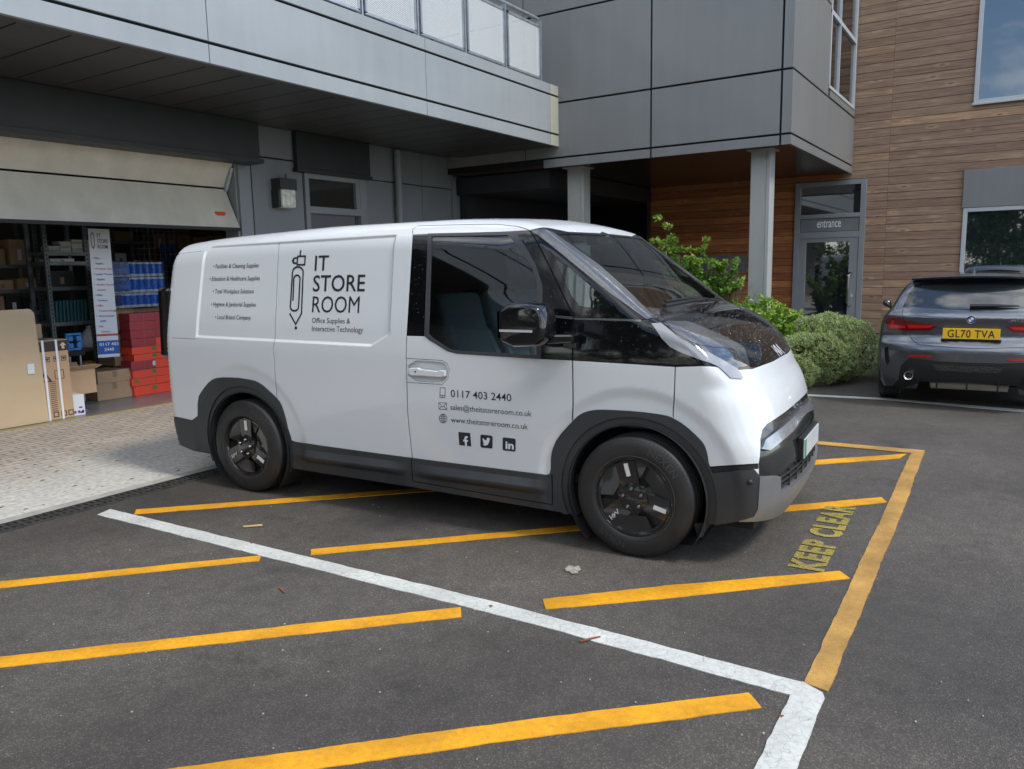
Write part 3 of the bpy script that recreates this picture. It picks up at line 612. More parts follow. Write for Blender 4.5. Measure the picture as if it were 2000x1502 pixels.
class Shell:
    """closed body given by an implicit function in the vehicle's own metres, cut into panels drawn as outlines"""
    def __init__(s,g,origin,ex,ey,d,grid=.016):
        s.g=g;s.o=np.array(origin,float);s.ex=ex;s.ey=ey
        s.d=np.array(d,float)/np.linalg.norm(d); e1=np.cross([0,0,1],s.d); s.e1=e1/np.linalg.norm(e1); s.e2=np.cross(s.d,s.e1); s.grid=grid; s.regs=[]; s.cons=[]
    def local(s,P): q=np.asarray(P)-s.o; return np.stack([q@s.ex,q@s.ey,q[...,2]],-1)
    def trace(s,O,D,smx,it=90):
        n=len(O);S=np.zeros(n);ac=np.ones(n,bool);hit=np.zeros(n,bool);best=np.full(n,9.);bs=np.zeros(n)
        for _ in range(it):
            idx=np.nonzero(ac)[0]
            if not len(idx): break
            v=s.g(O[idx]+D[idx]*S[idx,None]); b=v<best[idx];best[idx[b]]=v[b];bs[idx[b]]=S[idx[b]]
            h=np.abs(v)<2e-5;hit[idx[h]]=True;S[idx]+=v*.75;ac[idx[h]]=False;ac[idx[S[idx]>smx]]=False
        hit|=ac&(best<4e-4); S=np.where(hit,S,bs); return O+D*S[:,None],hit
    def pix(s,px):
        d=rays(px);O=s.local(np.repeat(CAM[None],len(d),0));dv=np.stack([d@s.ex,d@s.ey,d[:,2]],1); return s.trace(O+dv*1.5,dv,14)
    def chart(s,P): P=np.asarray(P,float); return np.stack([P@s.e1,P@s.e2],-1)
    def cast(s,ab):
        ab=np.asarray(ab,float); O=ab[:,:1]*s.e1+ab[:,1:]*s.e2+s.d*6; return s.trace(O,np.repeat(-s.d[None],len(ab),0),14,140)
    def normal(s,P):
        e=1e-3;g0=[s.g(P+np.array(v)*e)-s.g(P-np.array(v)*e) for v in ((1,0,0),(0,1,0),(0,0,1))]; n=np.stack(g0,1); return n/np.maximum(np.linalg.norm(n,axis=1,keepdims=True),1e-9)
    def P(s,pts,dens=.02):
        """outline of photo pixels, or ('x',x,y,z) vehicle points, to chart polygon"""
        out=[]; px=[p for p in pts if p[0]!='x']; 
        if px: H,h=s.pix(px)
        k=0
        for p in pts:
            if p[0]=='x': out.append(s.chart(np.array(p[1:4])))
            else: out.append(s.chart(H[k])); k+=1
        return np.array(out)
    def densify(s,poly,st=.025,closed=True):
        o=[];n=len(poly)
        for i in range(n if closed else n-1):
            a,b=poly[i],poly[(i+1)%n];k=max(1,int(np.hypot(*(b-a))/st))
            for j in range(k): o.append(a+(b-a)*j/k)
        if not closed: o.append(poly[-1])
        return np.array(o)
    def reg(s,key,pts,raw=False,smooth=0):
        poly=pts if raw else s.P(pts)
        for _ in range(smooth):   # corner cutting
            q=[]
            for i in range(len(poly)):
                a,b=poly[i],poly[(i+1)%len(poly)]; q+= [a*.75+b*.25,a*.25+b*.75]
            poly=np.array(q)
        s.regs.append((key,s.densify(np.asarray(poly)))); return poly
    def line(s,key,pts,w=.005,raw=False,closed=False):
        p=pts if raw else s.P(pts); 
        if closed: p=np.vstack([p,p[:1]])
        p=s.densify(np.asarray(p,float),.03,False)
        d=np.gradient(p,axis=0); d/=np.maximum(np.linalg.norm(d,axis=1,keepdims=True),1e-9); n=np.stack([-d[:,1],d[:,0]],1)
        s.regs.append((key,np.vstack([p+n*w/2,(p-n*w/2)[::-1]])))
    def mesh(s,center,inside,mirror_ok=True):
        # domain outline by polar bisection in the chart
        c=s.chart(np.array(center)); na=1100; an=np.linspace(0,2*math.pi,na,endpoint=False); dr=np.stack([np.cos(an),np.sin(an)],1)
        lo=np.zeros(na);hi=np.full(na,3.6)
        for _ in range(15):
            m=(lo+hi)/2;P,h=s.cast(c+dr*m[:,None]); ok=h&inside(P); lo=np.where(ok,m,lo);hi=np.where(ok,hi,m)
        dom=c+dr*lo[:,None]
        mn,mx=dom.min(0),dom.max(0); gx=np.arange(mn[0],mx[0],s.grid);gy=np.arange(mn[1],mx[1],s.grid)
        A,B=np.meshgrid(gx,gy); B=B+0*A; A=A+((np.arange(len(gy))%2)*s.grid/2)[:,None]; pts=np.stack([A.ravel(),B.ravel()],1)
        pts=pts[pip(pts,dom)]
        V=[tuple(p) for p in dom];E=[(i,(i+1)%na) for i in range(na)]
        for k,poly in s.regs:
            n0=len(V);V+= [tuple(p) for p in poly];E+=[(n0+i,n0+(i+1)%len(poly)) for i in range(len(poly))]
        for poly in s.cons:
            n0=len(V);V+= [tuple(p) for p in poly];E+=[(n0+i,n0+(i+1)%len(poly)) for i in range(len(poly))]
        V+=[tuple(p) for p in pts]
        r=delaunay_2d_cdt([Vector(v) for v in V],E,[],0,1e-5)
        v2=np.array([tuple(q) for q in r[0]]); tri=np.array([t for t in r[2] if len(t)==3])
        cen=v2[tri].mean(1); ok=pip(cen,dom)
        tri=tri[ok];cen=cen[ok]; ids=np.zeros(len(tri),int)
        for i,(k,poly) in enumerate(s.regs): ids[pip(cen,poly)]=i+1
        keys=['base']+[k for k,_ in s.regs]
        P,h=s.cast(v2); s.v2=v2
        if mirror_ok: P[:,1]=np.where(np.abs(P[:,1])<.004,0,P[:,1])
        N=s.normal(P)
        if mirror_ok:
            z=P[:,1]==0; N[z,1]=0; N/=np.linalg.norm(N,axis=1,keepdims=True)
        s.Pv,s.Nv,s.tri=P,N,tri; s.key=np.array(keys,dtype=object)[ids]
    def part(s,name,key,m,parent,off=0.,wall=.014,side=1,both=False,label=None,glue=False):
        keys=key if isinstance(key,(list,tuple)) else [key]
        sel=s.tri[np.isin(s.key.astype(str),[str(k) for k in keys])]
        if not len(sel): print('EMPTY region',keys); return None
        u,inv=np.unique(sel,return_inverse=True); T=inv.reshape(sel.shape); P=s.Pv[u]+s.Nv[u]*off; N=s.Nv[u].copy()
        mid=s.Pv[u][:,1]==0
        # orientation
        a,b,c=P[T[:,0]],P[T[:,1]],P[T[:,2]]; fn=np.cross(b-a,c-a); fl=(fn*N[T[:,0]]).sum(1)<0; T[fl]=T[fl][:,::-1]
        from collections import Counter
        ed=Counter();
        for t in T.tolist():
            for i in range(3): ed[(t[i],t[(i+1)%3])]+=1
        bd=[e for e in ed if (e[1],e[0]) not in ed and not (both and mid[e[0]] and mid[e[1]])]
        V=P.tolist();NN=N.tolist();F=T.tolist();W=[]
        if wall>0:
            for e0,e1 in bd:
                n0=len(V); d=(N[e0]+N[e1])/2; en=np.cross(P[e1]-P[e0],d); en/=max(np.linalg.norm(en),1e-9)
                V+= [P[e0].tolist(),P[e1].tolist(),(P[e1]-N[e1]*wall).tolist(),(P[e0]-N[e0]*wall).tolist()]; NN+=[en.tolist()]*4
                F.append([n0,n0+3,n0+2,n0+1])
        V=np.array(V);NN=np.array(NN)
        def half(sg):
            v=V.copy();n=NN.copy();v[:,1]*=sg;n[:,1]*=sg; f=[q if sg==1 else q[::-1] for q in F]; return v,n,f
        def mk(vs,ns,fs):
            me=bpy.data.meshes.new(name); me.from_pydata([tuple(q) for q in vs],[],fs); me.shade_smooth()
            me.normals_split_custom_set_from_vertices([tuple(q) for q in ns]); o=link_mesh(name,me,m,parent)
            if label: o['label']=label
            return o
        if both:
            v1,n1,f1=half(1);v2,n2,f2=half(-1); return mk(np.vstack([v1,v2]),np.vstack([n1,n2]),f1+[[i+len(v1) for i in q] for q in f2])
        o=mk(*half(side)); return o
def pip(pts,poly):
    x,y=pts[:,0],pts[:,1];ins=np.zeros(len(pts),bool);n=len(poly)
    for i in range(n):
        ax,ay=poly[i];bx,by=poly[(i+1)%n]
        if ay==by: continue
        c=(ay>y)!=(by>y)
        if c.any(): ins[c]^=x[c]<(bx-ax)*(y[c]-ay)/(by-ay)+ax
    return ins
W_z=pchip([.15,.3,.5,.8,1.05,1.2,1.5,1.7,1.85,2.0],[.885,.905,.918,.928,.926,.914,.868,.836,.81,.775])
T_x=pchip([-1.0,-.85,-.6,-.3,.2,.9,1.6,2.1,2.37,2.45,2.6,2.7,2.85,3.01,3.05,3.10,3.18,3.3,3.42,3.53,3.60,3.7],[1.80,1.845,1.875,1.895,1.915,1.935,1.935,1.915,1.867,1.812,1.702,1.626,1.511,1.386,1.358,1.341,1.315,1.262,1.195,1.12,1.05,.90])
F_z=pchip([.1,.2,.35,.5,.6,.75,.88,1.0,1.1,1.3],[3.60,3.69,3.755,3.765,3.755,3.705,3.685,3.625,3.575,3.42])
R_z=pchip([.1,.3,.5,1.0,1.5,1.8,2.0],[-.84,-.88,-.90,-.905,-.88,-.84,-.80])
RECESS=[(-.47,1.135),(-.43,1.765),(-.385,1.805),(1.355,1.825),(1.36,1.20),(1.21,1.12)]
def van_g(P):
    x,t,z=P[:,0],np.abs(P[:,1]),P[:,2]; tc=np.minimum(t/.85,1.3)
    w=W_z(z)-.055*np.clip((x-2.5)/1.2,0,1.3)**2-.02*np.clip((.2-x)/1.1,0,1.2)**2
    for hx in (0,2.995): w=w-.014*(1-sst(np.hypot(x-hx,z-.36),.53,.60))
    w=w-.013*(1-sst(pdist(x,z,RECESS),-.017,.005))
    # sculpted facets low on the sill
    for x0,x1 in ((.52,1.44),(1.56,2.44)):
        wx=sst(x,x0-.12,x0+.16)*(1-sst(x,x1-.16,x1+.06)); w=w+wx*(.022*np.clip((.375-z)/.045,0,1)-.042*sst(.325-z,0,.05))
    gs=t-w
    crown=.045*tc**2*(1-sst(x,2.1,2.6))+.03*tc**2*sst(x,2.1,2.6)
    gt=(z-(T_x(x)-crown))*np.where((x>2.3)&(x<3.7),.8,1.)
    kk=.16-.10*sst(x,2.1,2.5); h=np.maximum(kk-np.abs(gs-gt),0)/kk; a=np.maximum(gs,gt)+h*h*kk*.25
    q=sst(z,.65,.95); gf=x-(F_z(z)-(.045+.085*q)*tc**2-(.07-.04*q)*tc**4); gr=(R_z(z)+.03*tc**2)-x
    a=smax(a,gf,.14-.08*sst(z,.95,1.05)); return smax(a,gr,.10)
VS=Shell(van_g,VAN0,VD,VL,(.6,-.75,.28),grid=.017)
BK=[(806,458),(920,454),(1034,450)]
# --- paint order: later outlines win ---
VS.reg('quarter',[('x',-1.4,-.9,2.3),('x',-.86,-.9,1.80),(343,497),(396,490),(545,474),(546,476),(537,662),(534,680),(541,775),(552,830),('x',.3,-.93,0),('x',-1.4,-.9,0)])
VS.reg('slide',[(545,474),(806,456.5),(793,656),(796,806),(807,942),('x',1.5,-.93,.0),('x',.3,-.93,0),(552,830),(541,775),(534,680),(537,662)])
VS.reg('door',[(806,446),(816,441.5),(972,438),(1010,442),(1034,450),(1120,618),(1118,704),(1118,823),(1105,999),('x',2.6,-.93,0),('x',1.5,-.93,0),(807,942),(796,806),(793,656)])
VS.reg('fender',[(1118,704),(1319,717),(1315,816),('x',3.2,-.93,0),('x',2.6,-.93,0),(1118,823)])
VS.reg('nose',[(1319,717),(1380,690),(1525,680),('x',3.9,.6,1.15),('x',4.1,.6,0),('x',3.2,-.93,0),(1315,816)])
VS.reg('black',BK+[(1036,449),(1110,452.8),(1150,454.5),(1172,455.5),('x',2.5,.3,2.0),('x',3.3,.6,1.7),('x',3.9,.6,1.12),(1525,697),(1510,706),(1469,721),(1440,723),(1403,717.5),(1319,717),(1119,704.5),(1048,701),(893,691),(874,686),(838,664),(829,657),(794,656)])
VS.reg('hood',[(1283,624),(1348,630),(1382,643),(1426,664),(1452,677),(1459,696),(1464,714),(1466,722),(1510,706),(1525,697),('x',3.9,.6,1.12),('x',3.3,.6,1.6),('x',2.9,0,1.45)])
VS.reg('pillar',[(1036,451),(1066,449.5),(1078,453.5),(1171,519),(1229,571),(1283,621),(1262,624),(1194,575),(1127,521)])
VS.reg('winframe',[(836,456.5),(1006,453),(1046,516),(1060,560),(1056,701),(1048,701),(893,691),(874,686),(838,664),(829,656)])
VS.reg('door_glass',[(843,462),(992,459.5),(1036,516),(1050,550),(1049,600),(1048,693.5),(896,685),(878,682),(844,660),(837,652)])
VS.reg('quarter_glass',[(1084,507),(1107,519),(1150,556),(1191,592),(1191,600),(1186,603),(1168,603),(1130,597),(1115,578)])
VS.reg('screen',[(1087,457),(1112,456.5),(1150,458.5),(1172,460),('x',2.6,.3,1.9),('x',3.25,.5,1.5),('x',3.05,0,1.365),('x',3.03,-.3,1.355),('x',2.99,-.6,1.35),(1262,599),(1176,517)])
VS.reg('cowl',[(1291,627),(1262,599),('x',2.99,-.6,1.35),('x',3.03,-.3,1.355),('x',3.05,0,1.365),('x',3.2,.5,1.55),('x',3.3,.5,1.5),('x',3.13,0,1.33),('x',3.12,-.3,1.325)])
VS.reg('headlight',[(1295,630),(1348,630),(1382,643),(1426,664),(1452,677),(1459,696),(1464,714),(1441,718),(1440,722),(1426,713),(1362,681),(1327,661)])
VS.reg('lens_top_sheen',[(1298,628),(1345,628.5),(1385,645),(1425,663),(1451,677),(1430,681),(1396,679),(1365,674),(1335,662),(1314,646)])  # up-facing part of the lens, painted paler for its sky reflection
VS.reg('drl',[(1272,633),(1290,632),(1327,661),(1362,681),(1426,713),(1440,722),(1449,736),(1448,740.5),(1426,739),(1403,717.5),(1368,703),(1327,687),(1310,678),(1293,661)])
VS.reg('clad',[('x',-1.3,-.9,.53),(346,814),(387,823),(387,777),(397,760),(412,742),(427,737),(460,737),(495,742),(510,749),(527,764),(545,781),(552,795),(560,822),(566,857),(570,860),(582,864),(802,894),(1060,926),(1067,927.5),(1077,924),(1077,888),(1082,871),(1090,854),(1118,823),(1135,807),(1159,800),(1190,800),(1248,803.5),(1298,810),(1315,816),(1338,830),(1364,854),(1376,868),(1382,886),(1385,909),(1391,913),(1482,905),(1482,1005),('x',3.65,-.8,-.1),('x',-1.3,-.9,-.1)],smooth=1)
VS.reg('clad_groove',[(1386,911),(1482,905),(1482,916),(1391,925)])
VS.reg('grille',[(1482,932),(1482,905),(1485,877),(1485,857),(1489,839),(1498,828),(1530,807),(1563,779),('x',3.95,.7,.86),('x',4.1,.7,.3),('x',3.8,0,.34),(1553,950),(1521,965)])
VS.reg('chin',[(1485,877),(1488,872),(1492,860),(1504,851),(1535,826),(1561,798),('x',3.95,.7,.76),('x',3.95,.7,.70),(1566,814),(1545,844),(1524,862),(1501,880)])
VS.reg('intake',[(1523,930),(1550,905),('x',3.765,0,.47),('x',3.9,.4,.55),('x',3.9,.4,.42),('x',3.765,0,.385),(1553,941),(1523,964)])
VS.reg('skid',[(1482,932),(1521,930),(1521,965),(1553,941),('x',3.765,0,.375),('x',4.0,.6,.46),('x',4.0,.6,-.1),('x',3.4,-.6,-.1),(1440,1030),(1444,1016),(1470,1008),(1478,993),(1480,961)])
# shut lines
VS.line('ledge_highlight',[(1068,616.5),(1120,621.5),(1252,626.5)],.014)  # thin pale strip painting the highlight below the side windows
VS.line('gap',[(545,474),(537,662),(534,680),(541,775)],.006)
VS.line('gap',[(794,657),(793,690),(796,806),(805,893),(807,939)],.006)
VS.line('gap',[(816,441.5),(806,447),(806,458)],.005)
VS.line('gap',[(816,441.5),(972,438),(1010,442),(1034,450),(1078,530),(1120,618),(1118,704),(1118,822)],.007)
VS.line('gap',[(1120,620),(1252,624),(1262,624)],.004)
VS.line('gap',[(1319,717),(1317,770),(1315,815)],.005)
VS.line('gap',[(343,497),(396,490)],.0035); VS.line('gap',[(335,660),(383,662)],.003)
VS.line('gap',[(807,939),(1080,985),(1079,926)],.006)
hr=VS.reg('handle_cup',[(796,703),(863,706.5),(871,712),(875,723),(873,738),(863,748),(797,744)],smooth=1)
VS.line('gap',[(794.5,700),(863,704),(873,710),(877.5,723),(875,739),(864,751),(795,747)],.0035)
# openings: wheel arches and everything below the sill
def circ(hx,r,n=64):
    P=np.array([[hx+r*math.cos(a),-.93,.347+r*math.sin(a)] for a in np.linspace(0,2*math.pi,n,endpoint=False)])
    Q,_=VS.trace(P-np.array([0,1.5,0]),np.repeat([[0,1.,0]],n,0),3); return VS.chart(Q)
for hx in (0,2.995): VS.reg('lip_rear' if hx==0 else 'lip_front',circ(hx,.445),raw=True)
for hx in (0,2.995): VS.reg('void',circ(hx,.395),raw=True)
VS.reg('void',[(568,913),(805,950),(1100,1000),('x',2.62,-.93,-.2),('x',.3,-.93,-.2)])
VS.reg('void',[('x',-1.3,-.9,.25),(352,868),(380,880),(412,886),('x',-.3,-.93,-.1),('x',-1.3,-.9,-.1)])
VS.reg('void',[(1367,1024),(1395,1025),(1444,1017),(1475,1016),(1507,1010),(1524,1001),(1550,979),('x',3.72,0,.235),('x',4,.6,.33),('x',3.9,.6,-.3),('x',2.9,-.9,-.3)])
def offpoly(poly,d):
    n=len(poly);out=[];A=sum(poly[i][0]*poly[(i+1)%n][1]-poly[(i+1)%n][0]*poly[i][1] for i in range(n)); sg=1 if A>0 else -1
    for i in range(n):
        a,b,c=[np.array(poly[j%n]) for j in (i-1,i,i+1)]; u=(b-a)/np.linalg.norm(b-a);w=(c-b)/np.linalg.norm(c-b); n1=np.array([u[1],-u[0]])*sg;n2=np.array([w[1],-w[0]])*sg
        k=n1+n2;k/=1+n1@n2; out.append(b+k*d)
    return out
def side_con(pts):
    P=np.array([[a,-2.5,b] for a,b in VS.densify(np.array(pts),.02)]); Q,_=VS.trace(P,np.repeat([[0,1.,0]],len(P),0),3); VS.cons.append(VS.chart(Q))
for z_ in (.376,.362,.347,.331,.322,.310,.298,.285,.274):
    for x0,x1 in ((.44,1.46),(1.50,2.50)): side_con([(x0,z_),(x1,z_),(x1,z_-.002),(x0,z_-.002)])
for d_ in (-.022,-.0165,-.011,-.006,-.0005,.0055,.011): side_con(offpoly(RECESS,d_))
VS.mesh((1.5,-.93,1.0),lambda P:(P[:,1]<=.0005)&(P[:,2]>.18))
wp=mat('white_van_paint',(.64,.66,.67),.25,coat=.9)
bk=mat('gloss_black_paint',(.004,.004,.005),.05,spec=.5); bkw=droplets(mat('wet_black_paint',(.004,.004,.005),.05,spec=.5),60,.25,.22,.75)
pil=droplets(mat('wet_grey_gloss_and_sheen',(.10,.105,.11),.26,.4,coat=.7),60,1.,.3,.3)  # mid-grey gloss; on lamp tops and beltline strip the grey paints sky sheen
clad=mat('charcoal_cladding',(.034,.036,.039),.48,var=(3,.85,1.2),bump=(700,.15,.001))
sil=mat('satin_silver',(.27,.27,.275),.42,.6,var=(4,.9,1.08))
vgl=glass('van_glass',(.58,.68,.69),ior=1.9); vgs=glass('screen_glass',(.74,.83,.81),ior=1.6)
gapm=mat('shut_line',(.01,.01,.01),.8)
wet=droplets(mat('wet_white_paint',(.64,.66,.67),.3,coat=.6),80,.25,.22,.75)
van=empty('delivery_van',tuple(VAN0),TH,'white electric panel van with black nose and grey cladding parked over yellow stripes','van')
vp=lambda *a,**k: VS.part(*a,parent=van,**k)
vp('roof','base',wet,both=True)
for s_ in (1,-1):
    vp('rear_quarter_panel','quarter',wp,side=s_); vp('cargo_side_panel','slide',wp,side=s_); 
    vp('cab_door','door',wp,side=s_,wall=.035); vp('front_wing','fender',wp,side=s_)
    vp('window_frame','winframe',mat('satin_dark_trim',(.05,.05,.055),.35),side=s_,off=.003)
    vp('door_window','door_glass',vgl,side=s_,off=-.004,wall=0); vp('quarter_window','quarter_glass',vgs,side=s_,off=-.002,wall=0)
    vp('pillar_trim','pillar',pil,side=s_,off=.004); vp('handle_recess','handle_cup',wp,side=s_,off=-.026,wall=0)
    vp('headlight','headlight',droplets(mat('headlight_lens',(.03,.034,.04),.06,coat=1.,spec=1.),70,.35,.25,.6),side=s_,off=.002)
    vp('lamp_upper_sheen','lens_top_sheen',pil,side=s_,off=.004); vp('running_light','drl',droplets(mat('running_light_lens',(.27,.28,.30),.15,coat=1.),70,.2,.25,.6),side=s_,off=.007)
vp('front_panel','nose',wet,both=True); vp('gloss_black_trim','black',bk,both=True); vp('bonnet','hood',bkw,both=True)
vp('scuttle','cowl',droplets(mat('scuttle_black',(.02,.018,.017),.2,coat=.8),70,.4,.3,.5),both=True)
vp('windscreen','screen',vgs,both=True,off=-.003,wall=0)
vp('lower_cladding','clad',clad,both=True,off=.008,wall=.05)
[vp('arch_lip',k_,clad,side=s_,off=-.004,wall=.05) for k_ in ('lip_rear','lip_front') for s_ in (1,-1)]; vp('waist_ledge_highlight','ledge_highlight',pil,both=True,off=.003)
vp('cladding_groove','clad_groove',gapm,both=True,off=-.006,wall=0)
vp('grille_surround','grille',droplets(mat('wet_grille_black',(.010,.010,.011),.25,coat=.6),70,.4,.25,.5),both=True,off=-.012,wall=.0)
vp('silver_chin_bar','chin',droplets(mat('wet_silver',(.36,.37,.38),.25,.7,coat=.6),80,.4,.25,.5),both=True,off=.012,wall=.04)
vp('skid_plate','skid',sil,both=True,off=.012,wall=.05)
vp('lower_intake','intake',gapm,both=True,off=-.03,wall=0)
vp('shut_lines','gap',gapm,both=True,off=-.009,wall=0)
def sy(x,z):
    x=np.atleast_1d(x);z=np.atleast_1d(z);O=np.stack([x,np.full_like(x,-1.6),z],1); P,h=VS.trace(O,np.repeat([[0,1.,0]],len(x),0),3); return P[:,1]
def fx(y,z):
    y=np.atleast_1d(np.array(y,float));z=np.atleast_1d(np.array(z,float));O=np.stack([np.full_like(y,5.),y,z],1); P,h=VS.trace(O,np.repeat([[-1.,0,0]],len(y),0),3); return P[:,0]
# rain beads lying on the up-facing panels
def beads(name,keys,n,r0,r1,seed=1,both=True):
    rg_=np.random.default_rng(seed); sel=VS.tri[np.isin(VS.key.astype(str),keys)]; a,b,c=[VS.Pv[sel[:,i]] for i in range(3)]; ar=np.linalg.norm(np.cross(b-a,c-a),axis=1); pr_=ar/ar.sum()
    k=rg_.choice(len(sel),n,p=pr_); u=rg_.random((n,2)); fl=u.sum(1)>1; u[fl]=1-u[fl]; P=a[k]+(b[k]-a[k])*u[:,:1]+(c[k]-a[k])*u[:,1:]; N=VS.Nv[sel[k,0]]
    if both: q=rg_.random(n)<.5; P[q,1]*=-1; N[q,1]*=-1
    t_=np.cross(N,[.3,.2,.9]); t_/=np.linalg.norm(t_,axis=1,keepdims=True); s_=np.cross(N,t_); r=(r0+(r1-r0)*rg_.random((n,1))**2.5); P=P+N*.003; V=[]
    for i in range(6): V.append(P+(t_*math.cos(i*math.pi/3)+s_*math.sin(i*math.pi/3))*r)
    for i in range(6): V.append(P+(t_*math.cos(i*math.pi/3)+s_*math.sin(i*math.pi/3))*r*.6+N*r*.42)
    V.append(P+N*r*.55); V=np.stack(V,1).reshape(-1,3); F=[]
    for j in range(n):
        o_=13*j
        for i in range(6): F.append((o_+i,o_+(i+1)%6,o_+6+(i+1)%6,o_+6+i)); F.append((o_+6+i,o_+6+(i+1)%6,o_+12))
    me=bpy.data.meshes.new(name); me.from_pydata(V.tolist(),[],F); me.shade_smooth(); o=link_mesh(name,me,WAT,van); o['kind']='stuff'
WAT=mat('rain_water',(.9,.95,1.),.03); nodes(WAT)[1].inputs['Transmission Weight'].default_value=.8; nodes(WAT)[1].inputs['IOR'].default_value=1.33
beads('rain_beads',['hood','headlight','drl','cowl','pillar'],2400,.001,.0032,1); beads('rain_beads',['base','nose'],1800,.001,.0026,2); beads('rain_beads',['black','quarter_glass'],700,.001,.0024,3)
# intake slats
mb=MB()
for z in (.40,.43,.46):
    for i in range(24):
        y0=-.62+i*.052; y1=y0+.052
        xa,xb=fx([y0,y1],[z,z])-.012
        mb.add([(xa,y0,z),(xb,y1,z),(xb,y1,z+.008),(xa,y0,z+.008),(xa-.02,y0,z+.004),(xb-.02,y1,z+.004)],[(0,1,2,3),(2,3,4,5),(0,1,5,4)])
for y in np.arange(-.6,.61,.15):
    xa=fx([y],[.43])[0]-.011; mb.box(xa-.02,xa+.002,y-.005,y+.005,.385,.48)
mb.build('intake_grille',clad,van)
# hood crease lines and number plate
pl=MB(); pl.box(3.770,3.778,-.26,.26,.495,.606); o=pl.build('number_plate',mat('plate_white',(.55,.58,.60),.3,var=(4,.9,1.05)),van,bev=.002)
MB().box(3.7785,3.780,-.258,-.215,.497,.604).build('green_band',mat('plate_green',(.0,.30,.14),.35),o)
MB().box(3.74,3.7705,-.27,.27,.485,.615).build('plate_holder',gapm,van,bev=.004)
# under nose lip, sensor
for s_ in (1,-1):
    p=VS.pix([(1465,941)])[0][0]; MB().lathe([(0.0,-.011),(.012,-.011),(.014,-.006),(.016,0)],20,'y',(p[0],s_*-0+ (p[1]-.008)*s_*1 if s_==1 else -(p[1]-.008),p[2])).build('parking_sensor',mat('sensor_grey',(.02,.02,.022),.35),van,smooth=True)
# tail lamps: tall black bars wrapping the rear corner
for s_ in (1,-1):
    mb=MB(); pts=[]
    prof=[(-.955,.70),(-.965,.80),(-.955,.86),(-.91,.895),(-.86,.905),(-.80,.895),(-.80,.80),(-.86,.70)]
    mb.prism(prof,lambda a,b:(a,-s_*b,.965),lambda a,b:(a+.012,-s_*b*.985,1.50))
    mb.build('tail_lamp',mat('dark_lamp',(.008,.006,.006),.1,coat=1.),van,bev=.02)
# door handles
for s_ in (1,-1):
    y=-.922*s_; mb=MB(); t_=lambda d:y-s_*d
    mb.prism([(1.512,.958),(1.512,.985),(1.52,.995),(1.585,1.0),(1.60,.992),(1.735,.985),(1.75,.992),(1.79,.992),(1.79,.955),(1.75,.948),(1.60,.95),(1.53,.948)],lambda a,b:(a,t_(-.012),b),lambda a,b:(a,t_(.020),b))
    h=mb.build('door_handle',wp,van,bev=.005); MB().box(1.563,1.574,min(t_(.0205),t_(.018)),max(t_(.0205),t_(.0225)),.970,.980).build('lock_button',gapm,h)
# mirrors
for s_ in (1,-1):
    mb=MB(); Y=lambda v:v*s_
    sec=[(-.97,.80,.82),(-1.00,.93,.95),(-1.08,1.,1.),(-1.16,.97,.97),(-1.205,.80,.84),(-1.215,.55,.6)]
    base=[(2.245,1.20),(2.235,1.30),(2.24,1.375),(2.30,1.412),(2.42,1.418),(2.50,1.40),(2.525,1.34),(2.525,1.22),(2.48,1.182),(2.33,1.172)]
    cx,cz=2.385,1.295; v=[];f=[]; n=len(base); sec=[(-1.0,.80,.82),(-1.02,.94,.95),(-1.09,1.,1.),(-1.16,.98,.98),(-1.195,.84,.86)]
    for y,a,b in sec: v+=[(cx+.07+(p-cx)*a,Y(y),cz+.003+(q-cz)*b) for p,q in base]
    for i in range(len(sec)-1):
        for k in range(n): f.append((i*n+k,i*n+(k+1)%n,(i+1)*n+(k+1)%n,(i+1)*n+k))
    f+=[tuple(range(n)),tuple((len(sec)-1)*n+k for k in range(n))]; mb.add(v,f)
    m_=mb.build('wing_mirror',droplets(mat('wet_black_mirror',(.005,.005,.006),.06,coat=.3),75,.25,.28,.6),van,smooth=True)
    q=m_.modifiers.new('b','BEVEL'); q.width=.022; q.segments=4; q.limit_method='ANGLE'; q.angle_limit=R(28)
    MB().box(2.33,2.53,Y(-1.2) if s_==1 else 1.19,Y(-1.19) if s_==1 else 1.2,1.262,1.275).build('indicator_strip',mat('clear_strip',(.5,.5,.52),.15,coat=1.),m_)
    mb=MB(); mb.obox((2.60,Y(-.99),1.215),(.08,Y(.035),0),(0,.055,0),(0,0,.026)); mb.obox((2.63,Y(-.915),1.20),(.05,0,0),(0,.03,0),(0,0,.045)); mb.build('mirror_arm',MATS['wet_black_mirror'],m_,bev=.012)
    MB().add([(2.302,Y(-1.17),1.22),(2.302,Y(-1.0),1.22),(2.302,Y(-1.0),1.37),(2.302,Y(-1.17),1.37)],[(0,1,2,3)]).build('mirror_glass',mat('mirror',(.8,.8,.8),.02,1.),m_)
# beltline ledge under door glass forward of mirror
# wiper
w_=MB(); w_.tube([(3.04,.62,1.35),(3.09,.30,1.372),(3.115,.05,1.378)],.010,6); w_.tube([(3.10,.12,1.385),(3.07,-.15,1.40),(3.03,-.50,1.395)],.007,6); w_.tube([(3.045,-.56,1.375),(3.085,-.15,1.386),(3.10,.02,1.38)],.011,6)
w_.build('wiper',mat('wiper_black',(.012,.012,.013),.35),van,smooth='auto')
